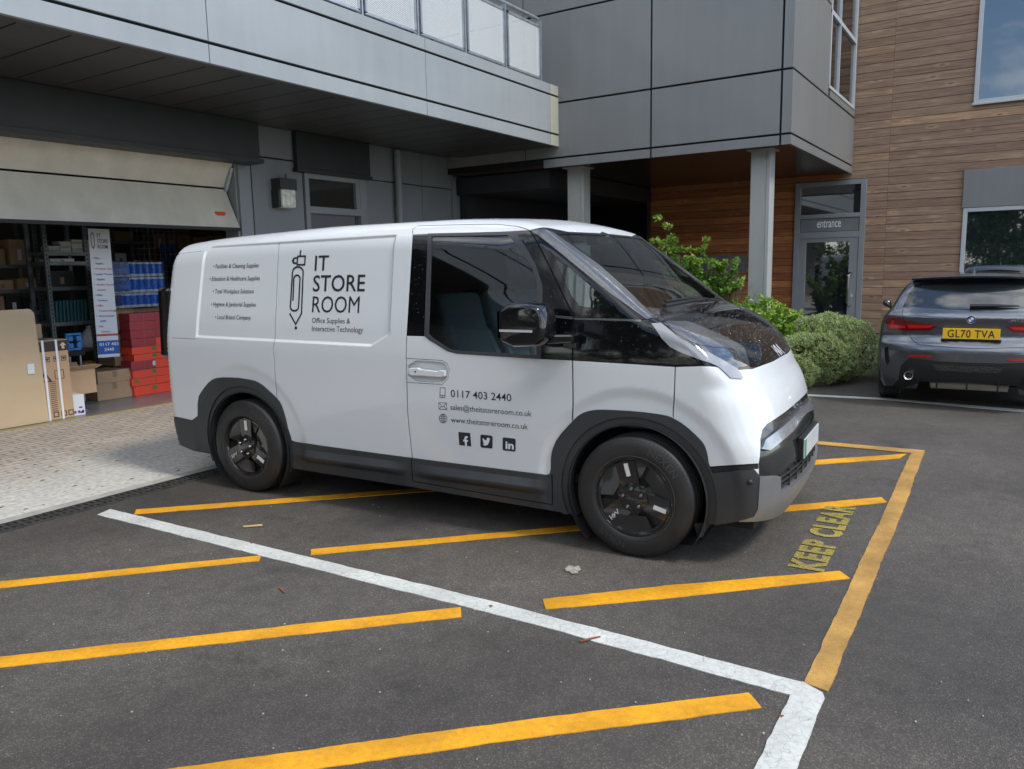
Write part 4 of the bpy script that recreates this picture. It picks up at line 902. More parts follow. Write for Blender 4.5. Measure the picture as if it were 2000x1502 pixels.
# ---------- wheels ----------
rub=mat('tyre_rubber',(.020,.0195,.019),.46,bump=(350,.25,.001),var=(8,.8,1.25)); gbk=mat('wheel_cover_black',(.012,.012,.012),.16,coat=.8)
KIA=[[(0,0),(.06,1)],[(.02,.38),(.85,1)],[(.42,.66),(1.02,0),(1.16,1),(1.62,0),(1.95,.62)],[(1.62,.0),(2.1,1),(2.5,0)]]
KIA=[[(0,0),(0,1)],[(0,.30),(.80,1)],[(.38,.62),(1.0,0),(1.0,0.98)],[(1.0,.98),(1.62,.02),(2.05,.98)],[(2.05,.98),(2.5,0)]]
def strokes(paths,w):
    out=[]
    for p in paths:
        p=[np.array(q,float) for q in p]
        for a,b in zip(p[:-1],p[1:]):
            d=(b-a)/max(np.linalg.norm(b-a),1e-9); n=np.array([-d[1],d[0]])*w/2; e=d*w*.35; out.append([a-e+n,b+e+n,b+e-n,a-e-n])
    return out
def tyre_prof():
    p=[(.218,-.085),(.222,-.1),(.232,-.106),(.262,-.1085),(.29,-.107),(.312,-.1025),(.327,-.096),(.335,-.090),(.3405,-.080),(.342,-.070)]
    for c in (-.045,-.015,.015,.045): p+=[(.343,c-.006),(.3355,c-.004),(.3355,c+.004),(.343,c+.006)]
    p+=[(.342,.070),(.335,.09),(.312,.1025),(.262,.1085),(.222,.1),(.218,.085)]; return p
def make_wheel(rot):
    w=bpy.data.objects.new('wheel',None); C.objects.link(w); w.parent=van
    t=MB().lathe(tyre_prof(),96,'y',close=True)
    # shoulder sipes & sidewall ribs
    n=88
    ty=t.build('tyre',rub,w,smooth='auto')
    mb=MB()
    for i in range(n):
        a=2*math.pi*i/n; ca,sa=math.cos(a),math.sin(a); tx,tz=-sa*.0028,ca*.0028
        for (r0,h0,r1,h1) in ((.3425,-.074,.3225,-.0995),):
            e=.0012; mb.add([(ca*(r0+e)-tx,h0,sa*(r0+e)-tz),(ca*(r0+e)+tx,h0,sa*(r0+e)+tz),(ca*(r1+e)+tx,h1-e*2,sa*(r1+e)+tz),(ca*(r1+e)-tx,h1-e*2,sa*(r1+e)-tz)],[(0,1,2,3)])
    mb.build('tread_sipes',gapm,ty)
    # sidewall letters
    lm=mat('tyre_letters',(.045,.045,.045),.4)
    def arc(txt,r,hgt,a0,flip=1):
        v,f=text_mesh(txt,bold=.02,space=1.05); mb=MB(); out=[]
        for a,b in v:
            rr=r+b*hgt; an=a0-flip*a*hgt/r
            out.append((rr*math.cos(an),-.1105+(rr-.262)**2*2.2,rr*math.sin(an)))
        mb.add(out,f); return mb
    arc('NEXEN',.262,.040,R(72)).build('sidewall_lettering',lm,ty)
    arc("N'BLUE",.262,.034,R(-100)).build('sidewall_lettering',lm,ty)
    mb=MB(); mb.lathe([(.2335,-.1085),(.2365,-.1095),(.2395,-.1085)],64); mb.build('sidewall_rib',lm,ty,smooth=True)
    MB().lathe([(.222,-.098),(.214,-.1),(.208,-.09),(.203,-.02),(.19,.06),(.06,.06),(.06,.05)],64).build('rim',gbk,w,smooth='auto')
    MB().lathe([(0,.0),(.15,.0),(.15,.018),(0,.018)],48,close=False).build('brake_disc',mat('brake_steel',(.20,.20,.21),.5,.7),w,smooth='auto')
    cal=MB(); cal.obox((-.12,-.01,.05),(.03,0,0),(0,.03,0),(0,0,.06)); cal.build('brake_calliper',mat('calliper',(.10,.09,.08),.5,.5),w,bev=.008)
    MB().lathe([(.05,-.056),(.206,-.060),(.206,-.03)],48).build('cover_gap_disc',mat('cover_gap_black',(.004,.004,.004),.5),w,smooth='auto')  # added black disc closes the openings and paints their gaps dark
    cv=MB()
    def ring(r0,r1,h0,h1,n=72): cv.lathe([(r0,h0),(r1,h1)],n)
    ring(.196,.221,-.088,-.094)
    a0s=[R(105)+rot,R(-15)+rot,R(225)+rot]
    def pt(r,a,h): return (r*math.cos(a),h,r*math.sin(a))
    for a in a0s:
        # spoke: wide faceted plate
        k=[(.07,-.75,-.088),(.12,-.46,-.097),(.205,-.29,-.094),(.213,0,-.096),(.205,.29,-.094),(.12,.46,-.097),(.07,.75,-.088)]
        v=[pt(r,a+da,h) for r,da,h in k]; cv.add(v,[tuple(range(7))]); 
        vb=[(x,y+.045,z) for x,y,z in v]; m=len(v); cv.add(v+vb,[(i,i+1,m+i+1,m+i) for i in range(m-1)])
        # dished plate filling part of the gap
        b0,b1=a+.29,a+1.35
        seg=8; vv=[];
        for j in range(seg+1):
            an=b0+(b1-b0)*j/seg; vv+=[pt(.207,an,-.088),pt(.125-.02*math.sin(j/seg*3.14),an,-.074)]
        cv.add(vv,[(2*j,2*j+2,2*j+3,2*j+1) for j in range(seg)])
        vv=[pt(.126,a+.42,-.074),pt(.11,a+.95,-.074),pt(.07,a+1.05,-.085),pt(.07,a+.5,-.085)]; cv.add(vv,[(0,1,2,3)])
        vv=[pt(.205,a-.21,-.088),pt(.20,a-.62,-.075),pt(.11,a-.55,-.065),pt(.12,a-.33,-.088)]; cv.add(vv,[(0,1,2,3)])
    # hexagonal hub plate
    hx=[];
    for i in range(6): 
        a=a0s[0]+i*math.pi/3; hx.append(pt(.098 if i%2 else .088,a,-.100))
    hi=[pt(.07,a0s[0]+i*math.pi/3,-.108) for i in range(6)]
    cv.add(hx+hi,[(i,(i+1)%6,6+(i+1)%6,6+i) for i in range(6)]+[tuple(range(6,12))]); vb=[pt(.09,a0s[0]+i*math.pi/3,-.06) for i in range(6)]; cv.add(hx+vb,[(i,(i+1)%6,6+(i+1)%6,6+i) for i in range(6)])
    c=cv.build('wheel_cover',gbk,w,smooth='auto')
    sm=mat('cover_silver',(.62,.62,.60),.4)
    for a in a0s[:2]:
        d=np.array([math.cos(a),0,math.sin(a)]);n_=np.array([-math.sin(a),0,math.cos(a)])
        MB().obox(d*.158+np.array([0,-.0975,0])-n_*.005,d*.036,n_*.0115,np.array([0,.003,0])).build('silver_insert',sm,c)
    a=a0s[2]; d=np.array([math.cos(a),0,math.sin(a)]);n_=np.array([-math.sin(a),0,math.cos(a)]); U=n_*-1
    mb=MB(); 
    for q in strokes(KIA,.22):
        P_=[d*.185+np.array([0,-.1015,0])+(-d)*(p[0]*.026+0)+n_*((p[1]-.5)*.024) for p in q]; mb.add(P_,[(0,1,2,3)])
    mb.build('maker_logo',sm,c)
    for i in range(5):
        a=rot+R(90)+i*2*math.pi/5+.12; mb=MB(); cx,cz=.055*math.cos(a),.055*math.sin(a)
        mb.lathe([(0,-.122),(.008,-.122),(.010,-.118),(.010,-.100)],12,'y',(cx,0,cz)); mb.build('wheel_nut',mat('nut_steel',(.30,.30,.33),.25,.9),c,smooth='auto')
        mb=MB(); mb.lathe([(.0105,-.1095),(.017,-.1095)],14,'y',(cx,0,cz)); mb.build('nut_recess',gapm,c)
    return w
wf=make_wheel(0); wf.location=(2.995,-.8225,.343)
wr=make_wheel(R(-15)); wr.location=(0,-.8225,.343); wr.rotation_euler=(0,0,0)
def copy_tree(o,parent=None):
    c=o.copy(); C.objects.link(c); 
    if parent is not None: c.parent=parent
    for ch in [q for q in bpy.data.objects if q.parent==o]: copy_tree(ch,c)
    return c
bpy.context.view_layer.update()
for w0_,x in ((wf,2.995),(wr,0)):
    c=copy_tree(w0_,van); c.location=(x,.8225,.343); c.rotation_euler=(0,0,math.pi)
# arch liners, underbody
for hx in (0,2.995):
    for s_ in (1,-1):
        mb=MB(); n=40; v=[];f=[]
        for k in range(n+1):
            a=R(-45)+R(270)*k/n
            for yy in (-.915,-.60): v.append((hx+.402*math.cos(a),yy*s_,.347+.402*math.sin(a)))
        f=[(2*k,2*k+1,2*k+3,2*k+2) for k in range(n)]; mb.add(v,f)
        mb.add([(hx+.42*math.cos(a),-.60*s_,.347+.42*math.sin(a)) for a in np.linspace(0,2*math.pi,24,endpoint=False)],[tuple(range(24))])
        mb.build('wheel_arch_liner',gapm,van)
mb=MB(); mb.box(-.80,-.42,-.80,.80,.24,.42); mb.box(.42,2.57,-.83,.83,.19,.40); mb.box(-.4,.4,-.58,.58,.24,.8); mb.box(2.6,3.4,-.58,.58,.24,.8); mb.box(3.38,3.60,-.72,.72,.19,.5)
mb.build('underbody',mat('underbody_dark',(.012,.012,.012),.8),van)
for s_ in (1,-1):
    MB().add([(3.33,-.90*s_,.24),(3.38,-.86*s_,.24),(3.39,-.80*s_,.24),(3.34,-.87*s_,.155),(3.36,-.84*s_,.15)],[(0,1,4,3),(1,2,4)]).build('air_deflector',clad,van)
# ---------- cab interior ----------
sf=mat('seat_fabric',(.17,.21,.225),.7,bump=(300,.3,.002)); pld=mat('dash_plastic',(.12,.15,.16),.55); hl=mat('headliner',(.30,.33,.33),.8)
def seat(y0,wd):
    s=bpy.data.objects.new('seat',None); C.objects.link(s); s.parent=van; s.location=(1.75,y0,.7)
    def cush(name,pts,hw,bev):
        m=MB().prism(pts,lambda a,b:(a,-hw,b),lambda a,b:(a,hw,b)).build(name,sf,s,bev=bev,seg=4); return m
    cush('seat_base',[(-.10,-.15),(.50,-.12),(.52,.04),(.40,.07),(-.08,.03)],wd,.04)
    cush('backrest',[(-.12,.0),(.06,.02),(-.02,.36),(-.10,.60),(-.13,.74),(-.22,.75),(-.26,.62),(-.24,.3)],wd*.98,.045)
    for q in (-1,1): MB().prism([(-.05,.05),(.10,.06),(.04,.30),(-.06,.50),(-.16,.50)],lambda a,b:(a,q*wd*.72,b),lambda a,b:(a,q*wd*1.04,b)).build('side_bolster',sf,s,bev=.03)
    return s
seat(-.45,.24); seat(.10,.20); seat(.50,.22)
mb=MB(); mb.prism([(2.72,.70),(2.70,.95),(2.76,1.07),(2.95,1.13),(3.12,1.17),(3.18,1.1),(3.2,.7)],lambda a,b:(a,-.80,b),lambda a,b:(a,.80,b)); mb.build('dashboard',pld,van,bev=.03)
th=np.linspace(0,2*math.pi,33); mb=MB(); c0=np.array([2.58,-.42,1.13]); u=np.array([0,1,0]); w2=np.array([.5,0,.86])
mb.tube([c0+u*.18*math.cos(a)+w2*.18*math.sin(a) for a in th],.016,8,cap=False); mb.tube([c0-u*.17,c0+u*.17],.014); mb.tube([c0,c0+np.array([.2,0,-.12])],.03); mb.build('steering_wheel',gapm,van,smooth='auto')
MB().box(1.27,1.30,-.72,.72,.35,1.79).build('bulkhead',mat('bulkhead_dark',(.02,.021,.022),.7),van)
MB().box(1.28,2.38,-.70,.70,1.80,1.815).build('headlining',hl,van)
MB().box(2.36,2.44,-.10,.10,1.74,1.80).build('camera_housing',gapm,van,bev=.01)
for s_ in (1,-1): MB().box(1.5,2.54,-.875*s_-.01,-.875*s_+.01,.40,1.10).build('door_card',pld,van,bev=.005)
MB().box(1.3,3.2,-.80,.80,.35,.40).build('cab_floor',gapm,van)
# blue leaflet on the dash corner
MB().add([(2.50,-.83,1.10),(2.61,-.83,1.10),(2.60,-.80,1.19)],[(0,1,2)]).build('paper_leaflet',mat('blue_paper',(.15,.45,.65),.6),van)
# ---------- lettering and marks on the side ----------
ink=mat('dark_decal_ink',(.022,.024,.032),.35); inkw=mat('decal_white_gap',(.70,.72,.74),.35)
def side_mesh(name,v2,f,m,off=.0016,parent=None,label=None):
    v2=np.array(v2,float); y=sy(v2[:,0],v2[:,1]); mb=MB().add([(a,yy-off,b) for (a,b),yy in zip(v2,y)],f); o=mb.build(name,m,parent or van)
    if label: o['label']=label
    return o
def px2side(x,y): p=VS.pix([(x,y)])[0][0]; return p[0],p[2]
def decal(name,txt,x0,x1,yb,cap_px,bold=0.,shear=0.,space=1.,label=None,m=None):
    a=px2side(x0,yb); b=px2side(x1,yb); c=px2side(x0,yb-cap_px); h=c[1]-a[1]; v,f=text_mesh(txt,bold,shear,space); w=b[0]-a[0]
    v2=np.stack([a[0]+v[:,0]/v[:,0].max()*w,a[1]+v[:,1]*h],1); return side_mesh(name,v2,f,m or ink,label=label)
decal('company_lettering','IT',614.5,641.5,528.5,29.5,bold=.008); decal('company_lettering','STORE',611,712.5,569,31.5,bold=.008); decal('company_lettering','ROOM',609.5,701.5,610,32)
decal('tagline_lettering','Office Supplies &',609.5,684,630.3,10); decal('tagline_lettering','Interactive Technology',609.5,709.5,646.5,10.6)
for t_,a,b,y in (('• Facilities & Cleaning Supplies',417,505.5,524.3),('• Education & Healthcare Supplies',409.5,507.5,548.6),('• Total Workplace Solutions',416,496,573),('• Hygiene & Janitorial Supplies',412,500,598),('• Local Bristol Company',420.5,490,623)):
    decal('services_lettering',t_,a,b,y,8.4,bold=.004,shear=.12)
decal('phone_lettering','0117 403 2440',880.7,999,775,14,bold=.006); decal('email_lettering','sales@theitstoreroom.co.uk',880,1038.5,800,10.5,bold=.002); decal('web_lettering','www.theitstoreroom.co.uk',881,1031,824.5,10.5,bold=.002)
# icons drawn as strokes in photo-traced outlines
def icon(name,paths,w,m=ink,polys=()):
    """paths in photo pixels, w in metres"""
    V=[];F=[]
    for p in paths:
        q=[px2side(*t) for t in p]
        for r in strokes([q],w): n=len(V); V+=[tuple(t) for t in r]; F.append((n,n+1,n+2,n+3))
    for p in polys:
        q=[px2side(*t) for t in p]; n=len(V); V+=q; F.append(tuple(range(n,n+len(q))))
    return side_mesh(name,V,F,m,off=.0017)
c1=lambda x,y:(300+.26*x,420+.26*y)
def arcp(cx,cy,rx,ry,a0,a1,n=10): return [(cx+rx*math.cos(R(a0+(a1-a0)*i/n)),cy-ry*math.sin(R(a0+(a1-a0)*i/n))) for i in range(n+1)]
clip_=[(1112,740),(1124,440)]+arcp(1085,430,40,40,0,180)+[(1028,690)]+arcp(1059,690,31,29,180,360)+[(1101,480)]+arcp(1078,480,23,28,0,180)+[(1048,640)]
icon('pencil_clip_logo',[[c1(*p) for p in clip_],[c1(1025,742),c1(1069,820),c1(1112,740)],[c1(1106,268),c1(1101,308)],[c1(*p) for p in ((1084,310),(1141,309),(1136,373),(1079,374),(1084,310))],[c1(*p) for p in ((1082,322),(1056,324),(1046,342),(1052,360),(1080,362))]],.012,polys=[[c1(*p) for p in arcp(1070,848,10,12,0,342,12)],[c1(*p) for p in ((1058,322),(1040,340),(1042,352),(1056,362))]])
c4=lambda x,y:(780+.193*x,690+.193*y)
icon('phone_icon',[[c4(*p) for p in ((414,348),(412,446),(463,449),(465,350),(414,348))],[c4(413,424),c4(464,427)]],.0035,polys=[[c4(*p) for p in arcp(437,436,5,5,0,315,7)]])
icon('envelope_icon',[[c4(*p) for p in ((399,500),(402,565),(481,569),(479,502),(399,500))],[c4(399,500),c4(440,543),c4(479,502)],[c4(402,565),c4(430,533)],[c4(481,569),c4(450,535)]],.003)
icon('globe_icon',[[c4(*p) for p in arcp(444,660,39,45,0,360,24)],[c4(*p) for p in arcp(444,660,17,45,0,360,16)],[c4(404,657),c4(484,663)],[c4(444,615),c4(444,705)],[c4(412,635),c4(478,640)],[c4(412,681),c4(476,686)]],.003)
def rr(x0,y0,x1,y1,sl,r=0):
    """slanted rounded square in crop coordinates"""
    P_=[]
    for cx,cy,a in ((x0+r,y0+r,180),(x1-r,y0+r,90),(x1-r,y1-r,0),(x0+r,y1-r,-90)):
        for i in range(5 if r else 1): P_.append((cx+r*math.cos(R(a-22.5*i)),cy-r*math.sin(R(a-22.5*i))))
    return [c4(x,y+(x-x0)*sl) for x,y in P_]
icon('social_icon',[],.01,polys=[[c4(*p) for p in ((598,795),(717,807),(730,943),(608,929))]]); icon('social_icon',[],.01,polys=[rr(821,821,945,952,.11,16)]); icon('social_icon',[],.01,polys=[rr(1046,849,1178,982,.11,16)])
def overlay(name,polys):
    V=[];F=[]
    for p in polys: n=len(V); V+=[px2side(*c4(*t)) for t in p]; F.append(tuple(range(n,n+len(p))))
    o=side_mesh(name,V,F,inkw,off=.0028); return o
overlay('social_mark',[[(668,938),(664,894),(650,892),(648,872),(662,873),(660,856),(668,840),(694,838),(695,854),(684,856),(680,862),(681,875),(696,877),(697,896),(683,895),(688,940)]])
overlay('social_mark',[[(843,868),(850,858),(866,876),(884,880),(885,862),(898,852),(910,858),(922,856),(914,868),(921,870),(914,880),(908,905),(892,928),(868,934),(846,922),(862,918),(850,904),(856,902),(845,888),(852,888)]])
v_,f_=text_mesh('in',bold=.03); wv=v_[:,0].max()
q_=[px2side(*c4(1076+a/wv*84,962+a/wv*9-b*75)) for a,b in v_]; side_mesh('social_mark',q_,f_,inkw,off=.0028)
# maker's mark on the bonnet
mb=MB()
for q in strokes(KIA,.17):
    P_=[]
    for a,b in q:
        y=-(a-1.25)*.062*-1; z=1.055+b*.055; P_.append((fx([y],[z])[0]+.009,y,z+.004))
    mb.add(P_,[(0,1,2,3)])
mb.build('maker_logo',mat('logo_silver',(.6,.6,.6),.3),van)
# ================= grey hatchback =================
CY=R(2.5); CX=np.array([math.cos(CY),math.sin(CY),0]); CL=np.array([-math.sin(CY),math.cos(CY),0]); CAR0=np.array([9.40,.41,0])
cW=pchip([.15,.3,.5,.7,.85,.95,1.03,1.1,1.25,1.35,1.45],[.80,.865,.893,.90,.893,.872,.825,.775,.705,.655,.59])
cR=pchip([.15,.25,.35,.5,.62,.69,.74,.80,.9,.985,1.03,1.07,1.25,1.38,1.46],[.17,.08,.03,.0,.0,.015,.055,.085,.082,.062,.085,.13,.29,.43,.50])
cT=pchip([.2,.45,.7,1.1,1.6,2.1,2.9,3.1,3.7,4.1,4.3],[1.35,1.415,1.445,1.46,1.455,1.41,1.05,.99,.92,.83,.6])
def car_g(P):
    x,t,z=P[:,0],np.abs(P[:,1]),P[:,2]; tc=np.minimum(t/.85,1.3)
    w=cW(z)-.03*np.clip((x-3.2)/1.,0,1.2)**2-.02*np.clip((.5-x)/.6,0,1.2)
    w=w+.02*(1-sst(np.hypot(x-.78,z-.33),.38,.52))-.15*np.clip((x-2.2),0,1)*sst(z,1.0,1.3)
    gs=t-w; gt=(z-(cT(x)-.05*tc**2))*.85; a=smax(gs,gt,.16)
    gr=((cR(z)+.07*tc**2+.13*tc**4)-x)*.8; a=smax(a,gr,.05); gf=x-(4.32-.25*tc**2-.3*np.clip(z-.6,0,1)); return smax(a,gf,.1)
CS=Shell(car_g,CAR0,CX,CL,(-.75,.5,.33),grid=.02)
CS.reg('hatch',[(1764,601),(1762,617),(1772,643),(1780,662),(1794,673),(1850,678),(1897,681),('x',.0,-.3,.78),('x',.3,-.4,1.5),(1897,545),(1803,547),(1778,570)])
CS.reg('blade',[(1763,600),(1775,574),(1789,556),(1803,551),(1897,549),('x',.45,-.3,1.43),('x',.45,-.3,1.36),(1897,556),(1801,558),(1781,584),(1773,600)])
CS.reg('rear_glass',[(1772,599),(1780,583),(1795,563),(1803,558),(1850,556),(1897,555.5),('x',.5,-.3,1.40),('x',.15,-.3,1.07),(1897,607),(1850,605),(1805,601.5)])
CS.reg('lamp',[(1728,637),(1733,619),(1762,621.6),(1770,625),(1803,631),(1826,634),(1831,637),(1815,645.6),(1774,645.6),(1736,643)])
CS.reg('lampbar',[(1739,636),(1742,625),(1747,626),(1747,633),(1768,637),(1770,641),(1740,640)]); CS.reg('lampbar',[(1774,634),(1800,636),(1824,635.5),(1815,641),(1774,641.5)])  # brighter red bars drawn inside the tail lamp
CS.reg('diffuser',[(1740,760),(1755,742),(1761,712),(1775,700),(1832,705.5),(1897,709),('x',-.1,-.3,.55),('x',0,-.3,.05),(1897,748),(1800,748),(1760,760)])
CS.reg('mesh',[(1818,710),(1897,713.5),('x',-.1,-.3,.52),('x',-.1,-.3,.43),(1897,728),(1831,725)])
CS.reg('reflector',[(1771,697.5),(1778,693.5),(1817,694.5),(1820,698.5)])
CS.reg('vent',[(1728,680),(1735,676),(1736,690),(1738,706),(1733,714),(1728,700)])
CS.line('cgap',[(1764,601),(1762,617),(1772,643),(1780,662),(1794,673),(1850,678),(1897,681),('x',-.1,-.1,.745)],.005)
CS.line('cgap',[(1731,600),(1722,640),(1716,660)],.004)
def ccirc(hx,r,n=48):
    P=np.array([[hx+r*math.cos(a),3.,.33+r*math.sin(a)] for a in np.linspace(0,2*math.pi,n,endpoint=False)]); Q,_=CS.trace(P,np.repeat([[0,-1.,0]],n,0),4); return CS.chart(Q)
CS.reg('void',[(1796,745),(1830,748),(1897,750),('x',-.1,-.3,.24),('x',-.1,-.3,.0),(1800,775),(1790,765)])
CS.reg('void',ccirc(.78,.36),raw=True); CS.reg('void',ccirc(3.45,.36),raw=True)
CS.mesh((1.2,.85,.7),lambda P:(P[:,1]>=-.0005)&(P[:,2]>.20))
cp=droplets(mat('metallic_grey_paint',(.13,.145,.165),.27,.8,coat=1.),60,.25,.25,.7)
cbk=droplets(mat('car_gloss_black',(.008,.008,.009),.12,coat=1.),60,.3,.25,.7); cplast=mat('car_black_plastic',(.014,.014,.015),.42)
car=empty('parked_hatchback',tuple(CAR0),CY,'dark grey hatchback seen from behind with yellow rear plate','car')
cpart=lambda *a,**k: CS.part(*a,parent=car,**k)
cpart('body','base',cp,both=True); cpart('tailgate','hatch',cp,both=True); cpart('window_surround','blade',cbk,both=True)
cpart('rear_window','rear_glass',droplets(mat('car_rear_glass',(.02,.024,.026),.04,spec=1.,coat=.5),55,.2,.25,.6),both=True,off=-.003)
for s_ in (1,-1):
    l=cpart('tail_lamp','lamp',mat('tail_lamp_red',(.16,.004,.006),.1,coat=1.),side=s_,off=.004); q=cpart('lamp_bar','lampbar',mat('tail_lamp_bar',(.55,.012,.012),.2,coat=1.),side=s_,off=.006)
    cpart('reflector','reflector',mat('reflector_red',(.45,.01,.01),.2,coat=1.),side=s_,off=.004); cpart('bumper_vent','vent',gapm,side=s_,off=-.02,wall=0)
cpart('diffuser','diffuser',cplast,both=True,off=-.004); cpart('honeycomb_insert','mesh',mat('honeycomb',(.03,.03,.03),.5,bump=(60,1,.02)),both=True,off=-.012); cpart('shut_lines','cgap',gapm,both=True,off=-.008,wall=0)
def cfx(y,z):
    y=np.atleast_1d(np.array(y,float));z=np.atleast_1d(np.array(z,float));O=np.stack([np.full_like(y,-1.),y,z],1); P,h=CS.trace(O,np.repeat([[1.,0,0]],len(y),0),3); return P[:,0]
def cp_loc(px,py,x=0.0):
    d=rays([(px,py)])[0]; O=CS.local(CAM[None])[0]; dv=np.array([d@CX,d@CL,d[2]]); return O+dv*((x-O[0])/dv[0])
pc=cp_loc(1896.5,652,.045); xx=.05
o=MB().box(xx-.012,xx,pc[1]-.26,pc[1]+.26,pc[2]-.056,pc[2]+.056).build('number_plate',mat('plate_yellow',(.78,.47,.02),.35),car,bev=.002)
mb=MB(); text_on(mb,'GL70 TVA',(xx-.0135,pc[1]+.215,pc[2]-.039),(0,-1,0),(0,0,1),.079,w=.43,bold=.012,space=1.1); mb.build('plate_characters',mat('plate_ink',(.02,.02,.02),.5),o)
o=MB().box(xx-.003,xx+.02,pc[1]-.275,pc[1]+.275,pc[2]-.07,pc[2]-.058).build('plate_holder',cplast,car)
# round maker's badge
bc=cp_loc(1897.5,624,.08); bx=cfx([0.0],[bc[2]])[0]-.004; Bd=MB()
bz=bc[2]; 
def disc(mb,x,r,y,z,n=32,a0=0,a1=360): 
    P_=[(x,y,z)]+[(x,y+r*math.cos(R(a)),z+r*math.sin(R(a))) for a in np.linspace(a0,a1,n+1)]; mb.add(P_,[(0,i,i+1) for i in range(1,n+1)])
disc(Bd,bx,.041,0,bz); bo=Bd.build('badge',cbk,car)
q=MB(); q.lathe([(.038,0),(.041,-.002),(.042,0)],32,'x',(bx,0,bz)); q.build('badge_ring',mat('chrome',(.7,.7,.7),.12,1.),bo,smooth=True)
q=MB(); disc(q,bx-.001,.025,0,bz,16,0,90); disc(q,bx-.001,.025,0,bz,16,180,270); q.build('badge_quarters',mat('badge_blue',(.05,.22,.6),.3),bo)
q=MB(); disc(q,bx-.001,.025,0,bz,16,90,180); disc(q,bx-.001,.025,0,bz,16,270,360); q.build('badge_quarters',mat('badge_white',(.8,.8,.8),.3),bo)
y0=cp_loc(1968,627,.08)[1]; mz=bz-.02
q=MB(); xm=cfx([y0-.1],[mz+.01])[0]-.010; text_on(q,'M135i',(xm,y0-.03,mz),(0,-1,0),(0,0,1),.028,w=.15,bold=.02,shear=.2); q.build('model_badge',mat('chrome',(.7,.7,.7),.12,1.),car)
for i,cc in enumerate(((.05,.25,.6),(.02,.04,.2),(.6,.02,.02))): MB().add([(xm,y0-i*.009,mz),(xm,y0-.009-i*.009,mz),(xm,y0-.016-i*.009,mz+.028),(xm,y0-.007-i*.009,mz+.028)],[(0,1,2,3)]).build('badge_stripe',mat('stripe%d'%i,cc,.3),car)
# spoiler, antenna, wiper, mirrors, exhausts
mb=MB(); pr=lambda y:[(.30+.14*(y/.6)**2,1.402),(.28+.14*(y/.6)**2,1.422),(.50,1.445),(.55,1.40)]
ysl=np.linspace(-.60,.60,15); v=[];f=[]
for y in ysl: v+=[(a,y,b-.05*(y/.85)**2) for a,b in pr(y)]
for i in range(14):
    for k in range(4): f.append((i*4+k,i*4+(k+1)%4,(i+1)*4+(k+1)%4,(i+1)*4+k))
f+=[(0,1,2,3),(56,57,58,59)]; mb.add(v,f); mb.build('roof_spoiler',cp,car,smooth='auto')
mb=MB(); mb.add([(.75,0,1.53),(.62,-.012,1.44),(.62,.012,1.44),(.86,-.018,1.44),(.86,.018,1.44)],[(0,1,2),(0,2,4),(0,4,3),(0,3,1),(1,3,4,2)]); mb.build('antenna_fin',cp,car)
wz=1.115; 
mb=MB(); mb.tube([(cfx([.02],[wz])[0]-.03,.02,wz),(cfx([-.25],[wz+.0])[0]-.03,-.25,wz+.002),(cfx([-.42],[wz])[0]-.028,-.42,wz)],[.020,.016,.006],8); mb.build('rear_wiper',cplast,car)
for s_ in (1,-1):
    mb=MB(); mb.add([(1.95,s_*.86,1.0),(2.08,s_*.86,1.0),(2.0,s_*.90,1.02),(1.94,s_*.92,.98),(1.94,s_*1.03,.99),(1.95,s_*1.045,1.09),(1.98,s_*.95,1.13),(1.97,s_*.91,1.10),(2.12,s_*1.03,1.0),(2.12,s_*1.03,1.08),(2.12,s_*.94,1.11),(2.10,s_*.91,1.0)],
      [(3,4,5,6,7),(4,8,9,5),(5,9,10,6),(8,11,10,9),(3,11,8,4),(7,6,10,11),(3,7,11),(0,1,11,3)]); m_=mb.build('door_mirror',cbk,car,smooth=True); m_.modifiers.new('s','SUBSURF').render_levels=2
    e=cp_loc(1774,734,.0); ey=e[1] if s_==1 else -e[1]
    mb=MB(); mb.lathe([(.034,.06),(.036,-.01),(.046,-.02),(.050,-.01),(.050,.12)],28,'x',(.045,ey,e[2])); mb.build('exhaust_tip',mat('steel',(.6,.6,.6),.25,1),car,smooth='auto')
    mb=MB(); mb.lathe([(.0,.05),(.035,.05)],20,'x',(.045,ey,e[2])); mb.build('exhaust_bore',gapm,car)
# silencer below the bumper
mb=MB(); prof=[]; 
for i in range(45): prof.append((.050+.004*(i%2),-.36+i*.0165))
sz=cp_loc(1890,753,.3); mb.lathe([(0,-.37)]+prof+[(0,.38)],16,'y',(.33,-.02,sz[2])); s=mb.build('silencer',mat('silencer_steel',(.60,.57,.49),.5,.1),car,smooth='auto')
mb=MB()
for y in (.28,0,-.28): mb.prism([(.05,.22),(.03,.34),(.12,.34),(.14,.22)],lambda a,b:(a,y-.008,b),lambda a,b:(a,y+.008,b))
mb.build('diffuser_fin',cplast,car)
mb=MB(); mb.box(.5,4.0,-.62,.62,.22,.6); mb.box(1.2,3.0,-.8,.8,.2,.5); mb.build('underbody',mat('underbody_dark',(.012,.012,.012),.8),car)
mb=MB(); mb.box(.6,1.3,-.62,.62,.6,.95); mb.build('luggage_cover',gapm,car)
for x in (.78,3.45):
    for s_ in (1,-1):
        w=bpy.data.objects.new('wheel',None); C.objects.link(w); w.parent=car; w.location=(x,s_*.785,.322)
        tp=[(.24,-.10),(.27,-.112),(.30,-.108),(.316,-.095),(.322,-.07)]
        for c in (-.04,0,.04): tp+=[(.322,c-.006),(.315,c-.004),(.315,c+.004),(.322,c+.006)]
        tp+=[(.322,.07),(.316,.095),(.30,.108),(.24,.10)]
        MB().lathe(tp,56,'y',close=True).build('tyre',rub,w,smooth='auto')
        MB().lathe([(.24,-s_*-.10),(.22,s_*.06),(.05,s_*.05),(0,s_*.05)],32).build('rim',cbk,w,smooth='auto')
